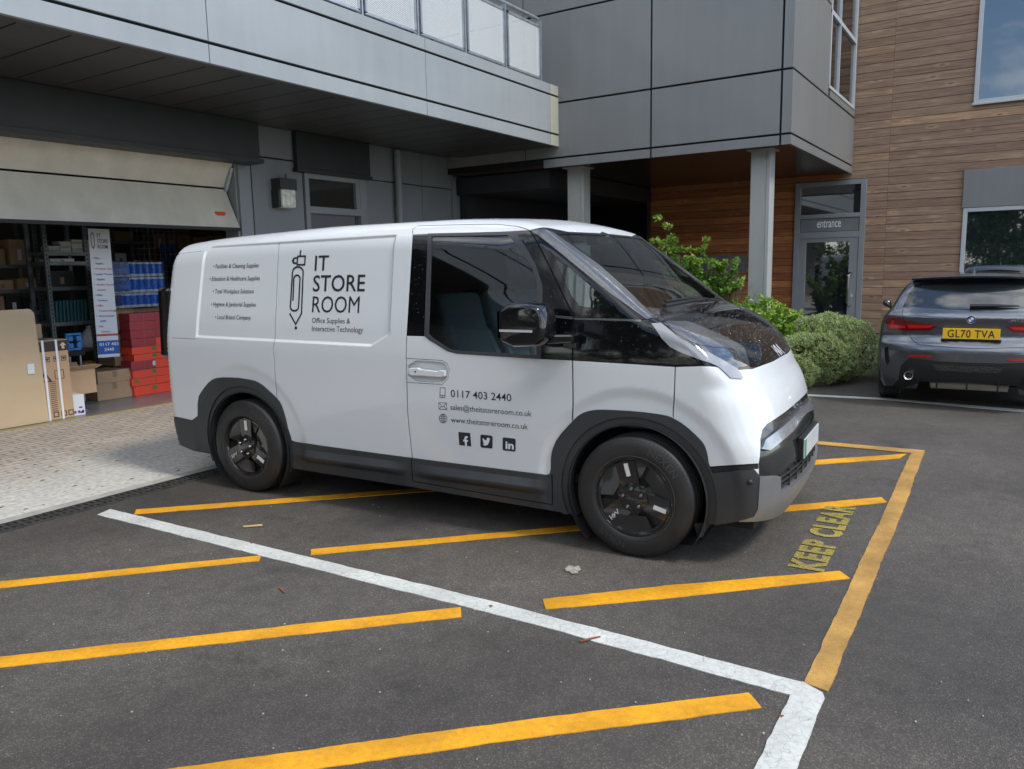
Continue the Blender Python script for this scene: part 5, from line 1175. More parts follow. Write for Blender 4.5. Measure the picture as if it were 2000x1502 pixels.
for s_ in (1,-1):
    mb=MB(); n=24; v=[]
    for k in range(n+1):
        a=R(-20)+R(220)*k/n; v+=[(.78+.37*math.cos(a),.87*s_,.33+.37*math.sin(a)),(.78+.37*math.cos(a),.60*s_,.33+.37*math.sin(a))]
    mb.add(v,[(2*k,2*k+1,2*k+3,2*k+2) for k in range(n)]); mb.build('wheel_arch_liner',gapm,car)
# ================= plants =================
def leaf_mat(name,c0,c1,c2,rough=.45,tr=.25):
    m=bpy.data.materials.new(name); m.use_nodes=True; t=m.node_tree; b=t.nodes['Principled BSDF']; Lk=t.links.new
    at=t.nodes.new('ShaderNodeAttribute'); at.attribute_name='tone'; r=t.nodes.new('ShaderNodeValToRGB'); e=r.color_ramp.elements; e.new(.5)
    for i,(p,c) in enumerate(((0,c0),(.5,c1),(1,c2))): e[i].position=p; e[i].color=(*c,1)
    Lk(at.outputs['Fac'],r.inputs[0]); Lk(r.outputs[0],b.inputs['Base Color']); b.inputs['Roughness'].default_value=rough
    tl=t.nodes.new('ShaderNodeBsdfTranslucent'); Lk(r.outputs[0],tl.inputs[0]); mx=t.nodes.new('ShaderNodeMixShader'); mx.inputs[0].default_value=tr
    o=t.nodes['Material Output']; Lk(b.outputs[0],mx.inputs[1]); Lk(tl.outputs[0],mx.inputs[2]); Lk(mx.outputs[0],o.inputs[0]); return m
def leaves(name,P,N,L_,m,parent,tone,wid=.45,spread=1.,origin=None,mat2=None):
    """one pointed, folded leaf per row: P position, N rough outward direction, L_ length"""
    n=len(P); u=N+rng.normal(size=(n,3))*spread; u/=np.linalg.norm(u,axis=1,keepdims=True)
    r=rng.normal(size=(n,3)); s=np.cross(u,r); s/=np.linalg.norm(s,axis=1,keepdims=True); w=np.cross(u,s)
    L_=np.broadcast_to(np.asarray(L_,float),(n,))[:,None]*rng.uniform(.7,1.25,(n,1))
    b=P; tip=P+u*L_+w*L_*.12; a=P+u*L_*.42+s*L_*wid*.5+w*L_*.10; c=P+u*L_*.42-s*L_*wid*.5+w*L_*.10; mid=P+u*L_*.5-w*L_*.03
    V=np.stack([b,a,tip,c,mid],1).reshape(-1,3); i=np.arange(n)*5
    F=np.concatenate([np.stack([i,i+1,i+4],1),np.stack([i+1,i+2,i+4],1),np.stack([i+2,i+3,i+4],1),np.stack([i+3,i,i+4],1)])
    me=bpy.data.meshes.new(name); me.vertices.add(len(V)); me.vertices.foreach_set('co',V.ravel().astype(np.float32)); me.loops.add(len(F)*3); me.loops.foreach_set('vertex_index',F.ravel().astype(np.int32))
    me.polygons.add(len(F)); me.polygons.foreach_set('loop_start',np.arange(0,len(F)*3,3,dtype=np.int32)); me.update(calc_edges=True)
    at=me.attributes.new('tone','FLOAT','FACE'); at.data.foreach_set('value',np.tile(tone,4).astype(np.float32)); return link_mesh(name,me,m,parent)
bark=mat('bark',(.09,.065,.045),.85,var=(20,.7,1.3),bump=(60,.6,.01)); twig=mat('dry_twig',(.22,.15,.10),.8)
def blob_pts(n,c,r,shell=.75,lump=.25,seed=0,flat=0.):
    """points near the surface of a lumpy ellipsoid, with outward normals"""
    rg=np.random.default_rng(seed); d=rg.normal(size=(n,3)); d/=np.linalg.norm(d,axis=1,keepdims=True)
    k=rg.normal(size=(14,3)); k/=np.linalg.norm(k,axis=1,keepdims=True); amp=rg.uniform(.4,1,14)
    f=1+lump*(np.max(np.exp(6*((d@k.T)-1))*amp,axis=1)-.35); f*=rg.uniform(shell,1,n)**.6
    return c+d*f[:,None]*np.array(r),d
# --- clipped hebe mounds beside the hatchback ---
hebe=leaf_mat('hebe_leaf',(.19,.24,.09),(.36,.46,.19),(.57,.66,.34),.5,.3)
def hebe_bush(cx,cy,r,h,label,seed,n=11000):
    root=empty('hebe_bush',(cx,cy,0),0,label,'bush','hebe mounds beside the grey hatchback')
    rg=np.random.default_rng(seed)
    # lumpy dome of small rosettes
    P,N=blob_pts(n//6,np.array([0,0,h*.48]),(r,r,h*.52),.9,.6,seed); k=P[:,2]>.02; P,N=P[k],N[k]
    tn=np.clip(.52+.2*rg.normal(size=len(P))+.25*N[:,2]*0,0,1)
    PP=np.repeat(P,6,0)+rg.normal(size=(len(P)*6,3))*.008; NN=np.repeat(N+np.array([0,0,.35]),6,0); TT=np.clip(np.repeat(tn,6)+rg.normal(size=len(P)*6)*.08,0,1)
    leaves('foliage',PP,NN,.026,hebe,root,TT,.5,.75)
    # inner dull twiggy layer
    P,N=blob_pts(3500,np.array([0,0,h*.46]),(r*.9,r*.9,h*.47),.8,.3,seed); k=P[:,2]>.02
    leaves('inner_twigs',P[k],N[k],.03,mat('hebe_twigs',(.10,.075,.045),.85),root,np.zeros(k.sum()),.3,.9)
    mb=MB()
    for i in range(9):
        a=rg.uniform(0,6.28); mb.tube([(0,0,0),(math.cos(a)*r*.4,math.sin(a)*r*.4,h*.35),(math.cos(a)*r*.7,math.sin(a)*r*.7,h*.6)],[.018,.01,.005],5)
    mb.build('stems',bark,root); return root
def at(px,py,X): return PL(px,py,0,X)
for (px,py,X,r,h,lab) in ((1584,700,10.75,.40,.68,'large front hebe mound touching the nose of the van'),(1652,690,11.55,.42,.80,'roundest hebe mound, right under the entrance door'),(1575,650,11.7,.42,.78,'pale hebe mound behind the van bonnet, below the timber strip'),
                     (1613,712,11.1,.33,.60,'hebe mound with bare brown twigs in the middle of the clump'),(1555,745,10.35,.24,.40,'smallest hebe mound, low at the kerb by the white line'),(1625,650,12.2,.40,.80,'hebe mound farthest back, against the entrance door')):
    c=at(px,py,X); hebe_bush(c[0],c[1],r,h,lab,int(px),n=16000)
# --- tall rose-like shrub behind the van ---
rose=leaf_mat('shrub_leaf',(.05,.12,.02),(.12,.26,.04),(.30,.44,.07),.4,.35)
def shrub(name,base,tips,label,cat,L_,seed,m,group=None,dens=1.,side=.10,sw=.006,brown=0):
    rg=np.random.default_rng(seed); root=empty(name,tuple(base),0,label,cat,group); mb=MB(); P=[];N=[];T=[]
    for tp,wgt in tips:
        tp=np.array(tp)-base; ctrl=tp*np.array([.3,.3,.65])+rg.normal(size=3)*.05
        b0=np.array([rg.normal()*.06,rg.normal()*.06,0]); pts=[(1-t)**2*b0+2*t*(1-t)*ctrl+t*t*tp for t in np.linspace(0,1,9)]
        mb.tube(pts,[sw*(1.3-t) for t in np.linspace(0,1,9)],5)
        nb=int(16*wgt)
        for j in range(nb):
            t=rg.uniform(.30,1); i=min(int(t*8),7); p=pts[i]+(pts[i+1]-pts[i])*(t*8-i); d=rg.normal(size=3); d[2]=abs(d[2])*.5; d/=np.linalg.norm(d); ln=side*rg.uniform(.4,1.8)*(1.25-t*.7)
            q=p+d*ln; mb.tube([p,(p+q)/2+np.array([0,0,.01]),q],[sw*.4,sw*.3,sw*.15],4,cap=False)
            for k in range(int(9*dens)):
                s=rg.uniform(.15,1); P.append(p+(q-p)*s+rg.normal(size=3)*.012); N.append(d+rg.normal(size=3)*.5+np.array([0,0,.3])); T.append(.42+.16*rg.normal()+.35*(t>.88)+.1*(tp[2]>1.3))
    mb.build('branches',bark,root); leaves('foliage',np.array(P),np.array(N),L_,m,root,np.clip(T,0,1),.58,.5); return root
B=lambda px,py,X: tuple(PL(px,py,0,X))
XS=10.9
b0=PL(1380,600,0,XS); b0=np.array([b0[0],b0[1],0.])
tips=[(B(1290,418,XS),1.0),(B(1283,470,XS+.1),.8),(B(1300,455,XS),.7),(B(1262,505,XS+.2),.6),(B(1310,480,XS),1.2),(B(1345,480,XS-.1),1.4),(B(1372,470,XS),1.2),(B(1330,500,XS+.2),1.6),(B(1360,505,XS-.2),1.6),(B(1390,520,XS),1.6),(B(1425,495,XS),.7),(B(1452,503,XS-.1),.5),(B(1310,520,XS),1.6),(B(1345,540,XS-.2),1.7),(B(1410,530,XS+.1),1.4),(B(1380,550,XS-.2),1.6),(B(1400,560,XS),1.3),(B(1330,550,XS+.2),1.4),(B(1360,580,XS-.1),1.3),(B(1290,500,XS+.1),1.4),(B(1415,512,XS),1.5),(B(1440,512,XS),1.2),(B(1432,535,XS+.1),1.4),(B(1448,548,XS),1.2),(B(1400,495,XS),1.2),(B(1395,575,XS),1.6),(B(1425,570,XS-.1),1.4),(B(1350,525,XS),1.6)]
shrub('flowering_shrub',b0,tips,'tall loose shrub with bright green leaves rising behind the windscreen','shrub',.058,5,rose,dens=3.0)
# small orange new growth at its tip
rg=np.random.default_rng(3); t0=np.array(B(1373,466,XS)); r0=empty('rose_flower',tuple(t0),0,'single orange pink bloom at the top of the tall shrub','flower')
leaves('petals',rg.normal(size=(12,3))*.014,rg.normal(size=(12,3)),.03,mat('orange_petals',(.6,.14,.06),.5),r0,np.zeros(12),.7)
# dry brown seed heads
root=empty('dry_seedhead_plant',tuple(np.array([*PL(1420,590,0,XS+.15)[:2],0])),0,'dry brown twiggy plant between the green shrub and the grey column','plant'); mb=MB(); base=np.array(root.location)
for i in range(150):
    tp=np.array(B(rg.normal(1418,24),rg.normal(562,24),XS+.15+rg.uniform(-.15,.15)))-base; q=tp*np.array([.4,.4,.7]); mb.tube([(rg.normal()*.04,rg.normal()*.04,.1),q,tp],[.004,.003,.0018],4,cap=False)
    for k in range(4): e=tp+rg.normal(size=3)*.045; mb.tube([q+(tp-q)*rg.uniform(.5,1),e],[.0016,.001],3,cap=False)
mb.build('twigs',twig,root)
# low lime green shrubs at the column foot
lime=leaf_mat('lime_leaf',(.08,.18,.02),(.19,.36,.04),(.42,.56,.09),.4,.35)
def low_shrub(px,py,X,w,label,seed):
    c=PL(px,py,0,X); b=np.array([c[0],c[1],0.]); rg=np.random.default_rng(seed); tips=[]
    for i in range(22): 
        a=rg.uniform(0,6.28); rr_=w*rg.uniform(.2,1)**.6; tips.append(((b[0]+math.cos(a)*rr_,b[1]+math.sin(a)*rr_,c[2]*rg.uniform(.72,1.08)-.12*rr_/w),1.1))
    shrub('low_shrub',b,tips,label,'shrub',.05,seed,lime,'low lime green shrubs at the column foot',1.8,.10)
low_shrub(1425,578,10.9,.5,'low lime green shrub just behind the wiper of the van',11); low_shrub(1500,598,11.1,.48,'low lime green shrub in front of the grey column foot',12); low_shrub(1465,582,11.4,.5,'low lime green shrub partly hidden behind its two neighbours',14)
low_shrub(1560,640,11.3,.36,'low yellowish shrub arching over the van bonnet towards the hebe mounds',13); low_shrub(1330,560,11.3,.5,'low green shrub seen through the windscreen',16)
# --- trees across the car park (seen in the window reflections) ---
tl=leaf_mat('tree_leaf',(.03,.07,.015),(.06,.13,.025),(.11,.22,.04),.5,.25)
tl2=leaf_mat('tree_leaf_light',(.035,.06,.012),(.07,.12,.025),(.12,.19,.05),.5,.25)
def tree(x,y,h,r,label,seed,m):
    rg=np.random.default_rng(seed); root=empty('broadleaf_tree',(x,y,0),0,label,'tree','trees along the far side of the car park'); mb=MB(); mb.tube([(0,0,0),(.1,.05,h*.3),(0,.1,h*.6),(.05,0,h*.9)],[.22,.17,.11,.03],8)
    P=[];N=[]
    for i in range(26):
        a=rg.uniform(0,6.28); z=h*rg.uniform(.22,.95); rr_=r*math.sqrt(max(.05,1-((z/h-.55)/.5)**2))*rg.uniform(.3,.95); c=np.array([math.cos(a)*rr_,math.sin(a)*rr_,z]); mb.tube([(0,0,z*.75),tuple(c*.6+np.array([0,0,z*.35])),tuple(c)],[.06,.04,.015],5)
        p,n_=blob_pts(420,c,(r*.36,r*.36,r*.30),.5,.4,seed*50+i); P.append(p);N.append(n_)
    mb.build('trunk',bark,root); P=np.vstack(P);N=np.vstack(N); leaves('crown',P,N,.33,m,root,np.clip(.5+.22*rg.normal(size=len(P)),0,1),.6,.8)
for i,(x,y,h,r,l) in enumerate(((-20,-11,9.5,3.4,'dark tree at the right end of the row across the car park'),(-22,-5,10.5,3.8,'tallest dark tree in the row across the car park'),(-21,1.5,8.5,3.3,'shorter light green tree in the middle of the row across the car park'),(-23,8,10.,3.6,'dark tree at the left end of the row across the car park'),(-14,-19,9,3.4,'light green tree standing apart behind the camera'),(-3,-24,10,3.6,'dark tree standing beyond the right of the car park'))):
    tree(x,y,h,r,l,30+i,tl if i%2==0 else tl2)
rg=np.random.default_rng(9); n=22000; P=np.stack([rg.uniform(-17.6,-16.2,n),rg.uniform(-16,12,n),rg.uniform(0,2.4,n)],1); N=np.stack([np.ones(n),np.zeros(n),.4*np.ones(n)],1)
h=empty('hedge',(0,0,0),0,'long dark hedge on the far side of the car park behind the camera','hedge'); leaves('foliage',P,N,.16,tl,h,np.clip(.45+.2*rg.normal(size=n),0,1),.6,.9)
# ================= inside the loading bay =================
card=mat('cardboard',(.44,.29,.17),.75,var=(3,.9,1.08),fine=(40,.97,1.03)); cardd=mat('cardboard_dark',(.33,.20,.115),.8,var=(3,.85,1.1)); mdf=mat('fibreboard',(.50,.375,.235),.7,var=(2,.93,1.05))
tape=mat('brown_tape',(.30,.19,.10),.3); wht=mat('white_card',(.62,.64,.67),.6); inkb=mat('box_ink',(.04,.025,.02),.6); rackm=mat('rack_steel',(.16,.175,.185),.45,.5,var=(5,.8,1.2))
def pb(px0,px1,py0,py1,Y): a=PL(px0,(py0+py1)/2,1,Y); b=PL(px1,(py0+py1)/2,1,Y); c=PL((px0+px1)/2,py0,1,Y); d=PL((px0+px1)/2,py1,1,Y); return a[0],b[0],d[2],c[2]
def carton(px0,px1,py0,py1,Y,dep,label,group=None,m=None,tp=True,floor=False,name='cardboard_box',rz=0.,cat='box'):
    x0,x1,z0,z1=pb(px0,px1,py0,py1,Y); z0=.009 if floor else z0; w=(x1-x0)/2; h=z1-z0
    r=empty(name,((x0+x1)/2,Y+dep/2,z0),rz,label,cat,group)
    MB().box(-w,w,-dep/2,dep/2,0,h).build('body',m or card,r,bev=.004)
    if tp: MB().box(-w-.001,w+.001,-dep/2-.0015,-dep/2-.0005,h*.42,h*.58).build('tape_strip',tape,r) if False else MB().box(-.028,.028,-dep/2-.0015,dep/2,h-.09 if h>.12 else h*.4,h+.0015).build('tape_strip',tape,r)
    return r,w,h,dep
# big fibreboard sheet leaning in the doorway
x0,x1,z0,z1=pb(-60,80,608,835,8.99); r=empty('fibreboard_sheet',(x0,8.99,0.012),0,'large plain tan board sheet standing in the bay doorway','board')
MB().prism([(0,0),(x1-x0+.03,0),(x1-x0-.0,z1-.05),(x1-x0-.02,z1-.015),(x1-x0-.05,z1),(0,z1)],lambda a,b:(a,.012*b,b),lambda a,b:(a,.03+.012*b,b)).build('sheet',mdf,r,bev=.003)
q=PL(61,722,1,8.985); MB().box(q[0]-x0-.035,q[0]-x0+.035,-.004,.012,q[2]-.06,q[2]+.05).build('white_label',wht,r)
carton(40,82,634,662,9.5,.4,'small plain box peeping over the big tan board',tp=False)
# tall printed carton with strapping
r,w,h,d=carton(69,139,664,822,9.03,.35,'tall printed cardboard carton with two white straps',tp=False,floor=True)
mb=MB(); mb.box(-w-.002,w+.002,-d/2-.003,-d/2-.001,h-.125,h-.01); mb.build('black_band',inkb,r)
mb=MB()
for s in (-.42,.34): mb.box(w*s-.012,w*s+.012,-d/2-.0055,-d/2-.0035,0,h+.002); mb.box(w*s-.012,w*s+.012,-d/2-.004,d/2,h+.001,h+.003)
mb.build('white_strap',mat('strap_white',(.7,.72,.75),.4),r)
def up_arrow(mb,x,z,s,y): mb.add([(x-s*.2,y,z),(x+s*.2,y,z),(x+s*.2,y,z+s*.5),(x+s*.5,y,z+s*.5),(x,y,z+s),(x-s*.5,y,z+s*.5),(x-s*.2,y,z+s*.5)],[(0,1,2,3,4,5,6)])
mb=MB(); up_arrow(mb,-w*.78,h-.105,.075,-d/2-.004); up_arrow(mb,w*.72,h-.105,.075,-d/2-.004); mb.build('arrow_mark',mat('pale_card_ink',(.55,.42,.28),.6),r)
y=-d/2-.0025
def sq(x,z,s,t=.006):
    mb.box(x,x+s,y,y+.001,z,z+t); mb.box(x,x+s,y,y+.001,z+s-t,z+s); mb.box(x,x+t,y,y+.001,z+t,z+s-t); mb.box(x+s-t,x+s,y,y+.001,z+t,z+s-t)
for i,xx in enumerate((-.82,-.28,.22,.66)):
    mb=MB(); sq(w*xx-.02,h-.24,.055); mb.box(w*xx-.012,w*xx+.027,y,y+.001,h-.21,h-.20); mb.box(w*xx,w*xx+.015,y,y+.001,h-.225,h-.2105); mb.build('printed_symbol',inkb,r)
mb=MB()
mb=MB(); mb.add([(-w*.5-.06,y,h-.46),(-w*.5+.08,y,h-.46),(-w*.5+.01,y,h-.34)],[(0,1,2)]); mb.build('printed_symbol',inkb,r); mb=MB(); sq(w*.1,h-.44,.10); mb.build('printed_symbol',inkb,r); mb=MB()
for i in range(16): mb.box(-w*.25,w*.1,y,y+.001,.10+i*.022,.106+i*.022)
mb.build('printed_text',inkb,r)
for i,xx in enumerate((-.6,-.1,.35,.75)): mb=MB(); sq(w*xx-.02,.03,.06,.009); mb.build('printed_symbol',inkb,r)
mb=MB(); mb.add([(-w*.5-.03,y-.0005,h-.448),(-w*.5+.05,y-.0005,h-.448),(-w*.5+.01,y-.0005,h-.375)],[(0,1,2)]); mb.build('triangle_mark',card,r)
# open carton and white box below it
r,w,h,d=carton(133,188,722,770,9.25,.35,'open brown carton resting on a white box behind the printed one',tp=False)
for a,b,n in ((-1,0,0),(1,0,0),(0,-1,0),(0,1,0)):
    if a: MB().prism([(a*w,h),(a*(w+.09),h+.03),(a*(w+.09),h+.035),(a*w,h+.006)],lambda p,q:(p,-d/2,q),lambda p,q:(p,d/2,q)).build('flap',card,r)
    else: MB().prism([(b*d/2,h),(b*(d/2+.06),h+.05),(b*(d/2+.06),h+.055),(b*d/2,h+.006)],lambda p,q:(-w,p,q),lambda p,q:(w,p,q)).build('flap',card,r)
MB().box(-w+.01,w-.01,-d/2+.01,d/2-.01,h-.0,h+.004).build('dark_inside',black,r)
r,w,h,d=carton(139,166,771,814,9.06,.35,'small white printed box standing on the bay floor',m=wht,tp=False,floor=True); mb=MB()
for i in range(4): mb.box(-w*.7+i*.045,-w*.7+i*.045+.028,-d/2-.003,-d/2-.001,h*.12,h*.12+.03)
mb.box(w*.1,w*.6,-d/2-.003,-d/2-.001,h*.35,h*.42); mb.box(w*.25,w*.75,-d/2-.003,-d/2-.001,h*.1,h*.18); mb.build('printed_marks',mat('purple_ink',(.12,.05,.2),.6),r)
# flat cartons, brown cartons
carton(189,259,746,769,9.85,.45,'lower of two flat brown cartons lying on the bay floor','flat brown cartons on the bay floor',floor=True)
carton(188,257,723,746,9.85,.42,'upper of two flat brown cartons lying on the bay floor','flat brown cartons on the bay floor',rz=.04)
r,w,h,d=carton(222,258,645,714,10.05,.4,'upright brown carton with a dark top band beside the red boxes',m=mat('tan_carton',(.27,.19,.11),.75),tp=False); MB().box(-w-.001,w+.001,-d/2-.003,-d/2-.001,h-.05,h-.01).build('dark_band',inkb,r); MB().box(-w*.25,w*.1,-d/2-.003,-d/2-.001,h*.25,h*.75).build('printed_strip',inkb,r)
carton(218,262,622,644,10.05,.4,'brown carton just below the lowest pack of blue paper rolls',m=cardd); carton(218,262,600,621,10.05,.4,'brown carton directly under the paper roll packs',m=cardd)
carton(262,320,601,609,10.1,.35,'thin brown carton on top of the red box stack',m=cardd,tp=False)
# red boxes
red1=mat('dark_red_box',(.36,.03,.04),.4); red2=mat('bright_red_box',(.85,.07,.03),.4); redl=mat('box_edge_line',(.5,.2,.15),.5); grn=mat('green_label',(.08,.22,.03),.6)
ed=[769,750,735,719,702,689,675,659,643,626,610]; sh=[0,-4,-2,-5,-1,-6,-5,-7,-8,-9]
words=['bottom red box of the tall red stack','second red box up from the floor in the red stack','third red box up from the floor in the red stack','fourth red box up, with a white corner label','fifth red box up, in the middle of the red stack','sixth red box up in the red stack','seventh red box up, its end bright orange red','eighth red box up, dark red all over','second red box from the top of the red stack','topmost red box of the tall red stack']
for i in range(10):
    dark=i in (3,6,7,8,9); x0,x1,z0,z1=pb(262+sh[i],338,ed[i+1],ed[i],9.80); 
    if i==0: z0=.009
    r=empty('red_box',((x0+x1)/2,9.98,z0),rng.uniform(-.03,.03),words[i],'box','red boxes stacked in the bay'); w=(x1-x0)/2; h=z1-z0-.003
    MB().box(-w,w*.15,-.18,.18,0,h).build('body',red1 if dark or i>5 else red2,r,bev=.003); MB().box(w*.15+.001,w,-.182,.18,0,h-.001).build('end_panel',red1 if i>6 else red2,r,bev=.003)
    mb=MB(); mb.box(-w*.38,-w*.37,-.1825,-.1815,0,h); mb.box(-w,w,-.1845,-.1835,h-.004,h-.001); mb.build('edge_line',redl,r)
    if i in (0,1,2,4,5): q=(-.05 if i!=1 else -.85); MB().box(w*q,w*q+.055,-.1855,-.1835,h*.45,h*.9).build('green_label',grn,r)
    if i==3: MB().box(w*.0,w*.0+.04,-.1875,-.185,h*.3,h*.85).build('white_label',wht,r)
# paper roll packs
blue=mat('roll_wrap_blue',(.02,.17,.62),.25,coat=.6,var=(30,.6,1.5)); roll=mat('paper_white',(.82,.82,.8),.6); film=mat('crinkled_film',(.55,.65,.75),.15,coat=.5,bump=(30,1,.02))
film=glass('crinkled_film_wrap',(.86,.9,.95),.08,1.45); t=film.node_tree; bpn=t.nodes.new('ShaderNodeBump'); nn=t.nodes.new('ShaderNodeTexNoise'); nn.inputs['Scale'].default_value=22; nn.inputs['Detail'].default_value=5; bpn.inputs['Distance'].default_value=.03; t.links.new(nn.outputs['Fac'],bpn.inputs['Height']); t.links.new(bpn.outputs[0],[n for n in t.nodes if n.type=='BSDF_GLOSSY'][0].inputs['Normal']); t.links.new(bpn.outputs[0],[n for n in t.nodes if n.type=='FRESNEL'][0].inputs['Normal'])
for i,(a,b,ya,yb,lab) in enumerate(((219,325,572,600,'bottom pack of blue paper rolls, with a row of white roll ends'),(220,326,541,571,'middle shrink wrapped pack of blue paper rolls'),(218,322,511,540,'top shrink wrapped pack of blue paper rolls'))):
    x0,x1,z0,z1=pb(a,b,ya,yb,9.9); r=empty('paper_roll_pack',((x0+x1)/2,10.1,z0),0,lab,'roll pack','packs of paper rolls stacked in the bay'); w=(x1-x0)/2; h=z1-z0; n=8; rr_=w/n
    for k in range(n):
        for j in range(2):
            mb=MB(); mb.lathe([(.015,0),(rr_*.96,.0),(rr_*.99,.01),(rr_*.99,h-.015),(rr_*.9,h-.004),(.015,h-.004)],20,'z',(-w+rr_*(2*k+1),-.13+j*.12,0)); mb.build('roll',roll,r,smooth='auto')
            if j==0: MB().lathe([(rr_*1.0,.035),(rr_*1.0,h-.03)],20,'z',(-w+rr_*(2*k+1),-.13,0)).build('blue_wrapper',blue,r,smooth=True)
    if i==0: MB().box(-w*.86,-w*.62,-.13-rr_-.004,-.13-rr_,.03,h-.02).build('blue_panel',mat('pack_blue',(.02,.05,.2),.3),r,bev=.01)
    if i: MB().box(-w-.004,-w*.35,-.135-rr_,-.13-rr_,.02,h).build('printed_film',mat('film_print',(.05,.12,.32),.3,coat=.6,bump=(30,1,.02),var=(18,.4,2.4)),r,bev=.01)
    MB().box(-w-.008,w+.008,-.142-rr_,.12,.0,h+.003).build('film_wrap',film,r,bev=.015)
# banner
Yb=9.75
bn=empty('roller_banner',tuple(PL(192,705,1,Yb)),0,'tall white roller banner with blue and red lettering beside the shelves','banner'); BB=np.array(bn.location)
tl_=PL(171.5,446,1,Yb);tr_=PL(213,448,1,Yb);bl=PL(192,699,1,Yb);br=PL(234,696,1,Yb)
def bnp(u,v,off=0.): a=tl_+(tr_-tl_)*u; b=bl+(br-bl)*u; p=a+(b-a)*v; return p-BB+np.array([0,-off,0])
def bq(u0,u1,v0,v1,off): return [bnp(u0,v0,off),bnp(u1,v0,off),bnp(u1,v1,off),bnp(u0,v1,off)]
mb=MB(); f=bq(0,1,0,1,0); bk_=[p+np.array([0,.006,0]) for p in f]; mb.add(f+bk_,[(0,1,2,3),(4,5,6,7),(0,1,5,4),(1,2,6,5),(2,3,7,6),(3,0,4,7)]); mb.build('banner_sheet',mat('banner_white',(.62,.64,.68),.5),bn)
nav=mat('banner_navy',(.02,.03,.14),.5); rdm=mat('banner_red',(.45,.06,.04),.5); bl_m=mat('banner_blue',(.01,.09,.36),.5)
MB().add(bq(0,1,.868,.975,.002),[(0,1,2,3)]).build('blue_panel',bl_m,bn); MB().add(bq(0,1,.815,.832,.002),[(0,1,2,3)]).build('red_bar',rdm,bn)
def btext(t_,u,v,hpx,m,w=None):
    v_,f_=text_mesh(t_,bold=.01); H=hpx; out=[]
    Wd=np.linalg.norm(tr_-tl_); Ht=np.linalg.norm(bl-tl_); s=H*Ht
    sx=s*.92 if w is None else w*Wd/v_[:,0].max()
    for a,b in v_: out.append(bnp(u+a*sx/Wd,v-b*s/Ht,.004))
    MB().add(out,f_).build('lettering',m,bn)
btext('IT',.38,.065,.030,nav); btext('STORE',.38,.108,.030,nav,.52); btext('ROOM',.38,.150,.030,nav,.48)
for i,(t_,u,m_) in enumerate((('• Office',.08,nav),('Supplies',.22,nav),('• Printer Ink',.08,rdm),('• Laser Toner',.08,nav),('Supplies',.22,nav),('• Audio Visual',.08,rdm),('Solutions',.20,rdm),('• Office',.08,nav),('Furniture',.22,nav),('• Office',.08,rdm),('Technology',.18,rdm),('• Workwear',.06,nav),('& PPE',.22,nav),('• Wifi',.08,rdm),('Solutions',.22,rdm))):
    btext(t_,u,.232+i*.0408,.0145,m_,w=min(.9,.085*len(t_)) if len(t_)>9 else None)
btext('0117 403',.10,.908,.024,mat('white_letters',(.8,.8,.8),.5),.88); btext('2440',.30,.950,.024,MATS['white_letters'],.45)
pth_=[(.10,.05),(.10,.13),(.17,.15),(.24,.13),(.24,.045),(.17,.03),(.10,.05)]
mb=MB(); ps=[(u,v*2.9) for u,v in pth_]
for q in strokes([ps],.03): mb.add([bnp(a,b/2.9,.004) for a,b in q],[(0,1,2,3)])
mb.build('pencil_mark',nav,bn)
# shelving racks
def rack(x0,x1,Y,dep,levels,label,posts=True,m=rackm):
    r=empty('shelving_rack',(x0,Y,0.009),0,label,'shelving'); H=2.45
    for a in (x0,x1):
        for b in (Y,Y+dep):
            mb=MB(); mb.box(a-x0-.025,a-x0+.025,b-Y-.002,b-Y+.002,0,H); mb.box(a-x0-.025,a-x0-.021,b-Y,b-Y+.04,0,H); mb.build('post',m,r)
            if b==Y:
                mb=MB()
                for z in np.arange(.05,H,.055): mb.box(a-x0-.006,a-x0+.006,b-Y-.004,b-Y-.0025,z,z+.026)
                mb.build('slot_holes',black,r)
    for z in levels:
        MB().box(.0,x1-x0,0.003,dep,z-.05,z).build('shelf',m,r)
    return r
Yr=10.75
xa=PL(97,560,1,Yr)[0]; xb=PL(176,560,1,Yr)[0]
LV=[PL(135,y,1,Yr)[2] for y in (493,512,561,630,684)]+[2.44]
rack(xa,xb,Yr,.45,LV,'grey slotted steel shelving rack behind the white banner')
xc=PL(-60,560,1,11.6)[0]; xd=PL(78,560,1,11.6)[0]
LW=[PL(40,y,1,11.6)[2] for y in (518,566,610,660)]; rack(xc,xd,11.6,.5,LW,'dark shelving rack deep in the bay on the far left')
xe=PL(222,500,1,12.3)[0]; xf=PL(292,500,1,12.3)[0]; rack(xe,xf,12.3,.5,[.3,.8,1.3,1.75,2.15],'shelving rack at the back of the bay behind the paper rolls')
xg=PL(298,480,1,12.8)[0]; rack(xg,xg+2.0,12.8,.6,[.5,1.1,PL(350,487,1,12.8)[2],2.35],'orange beamed rack of cartons at the back right of the bay',m=mat('orange_beam',(.20,.06,.025),.6))
rgg=np.random.default_rng(21)
def fill(xa,xb,Y,z,hmax,kinds,labelfmt,group,nmax=7,dep=.3,cat='box',name='cardboard_box'):
    x=xa+.05; k=0
    while x<xb-.12 and k<nmax:
        w=rgg.uniform(.14,.34); h=rgg.uniform(.4,.95)*hmax; m_=kinds[rgg.integers(len(kinds))]
        if x+w>xb: break
        r=empty(name,(x+w/2,Y+.04+dep/2,z+.001),rgg.uniform(-.06,.06),labelfmt%ordn[k],cat,group)
        MB().box(-w/2+.004,w/2-.004,-dep/2,dep/2,0,h).build('body',m_,r,bev=.003); MB().box(-.025,.025,-dep/2-.0015,-dep/2-.0005,h*.2,h*.62).build('label',wht if rgg.random()<.45 else tape,r)
        x+=w+rgg.uniform(.0,.06); k+=1
ordn=['first','second','third','fourth','fifth','sixth','seventh','eighth']
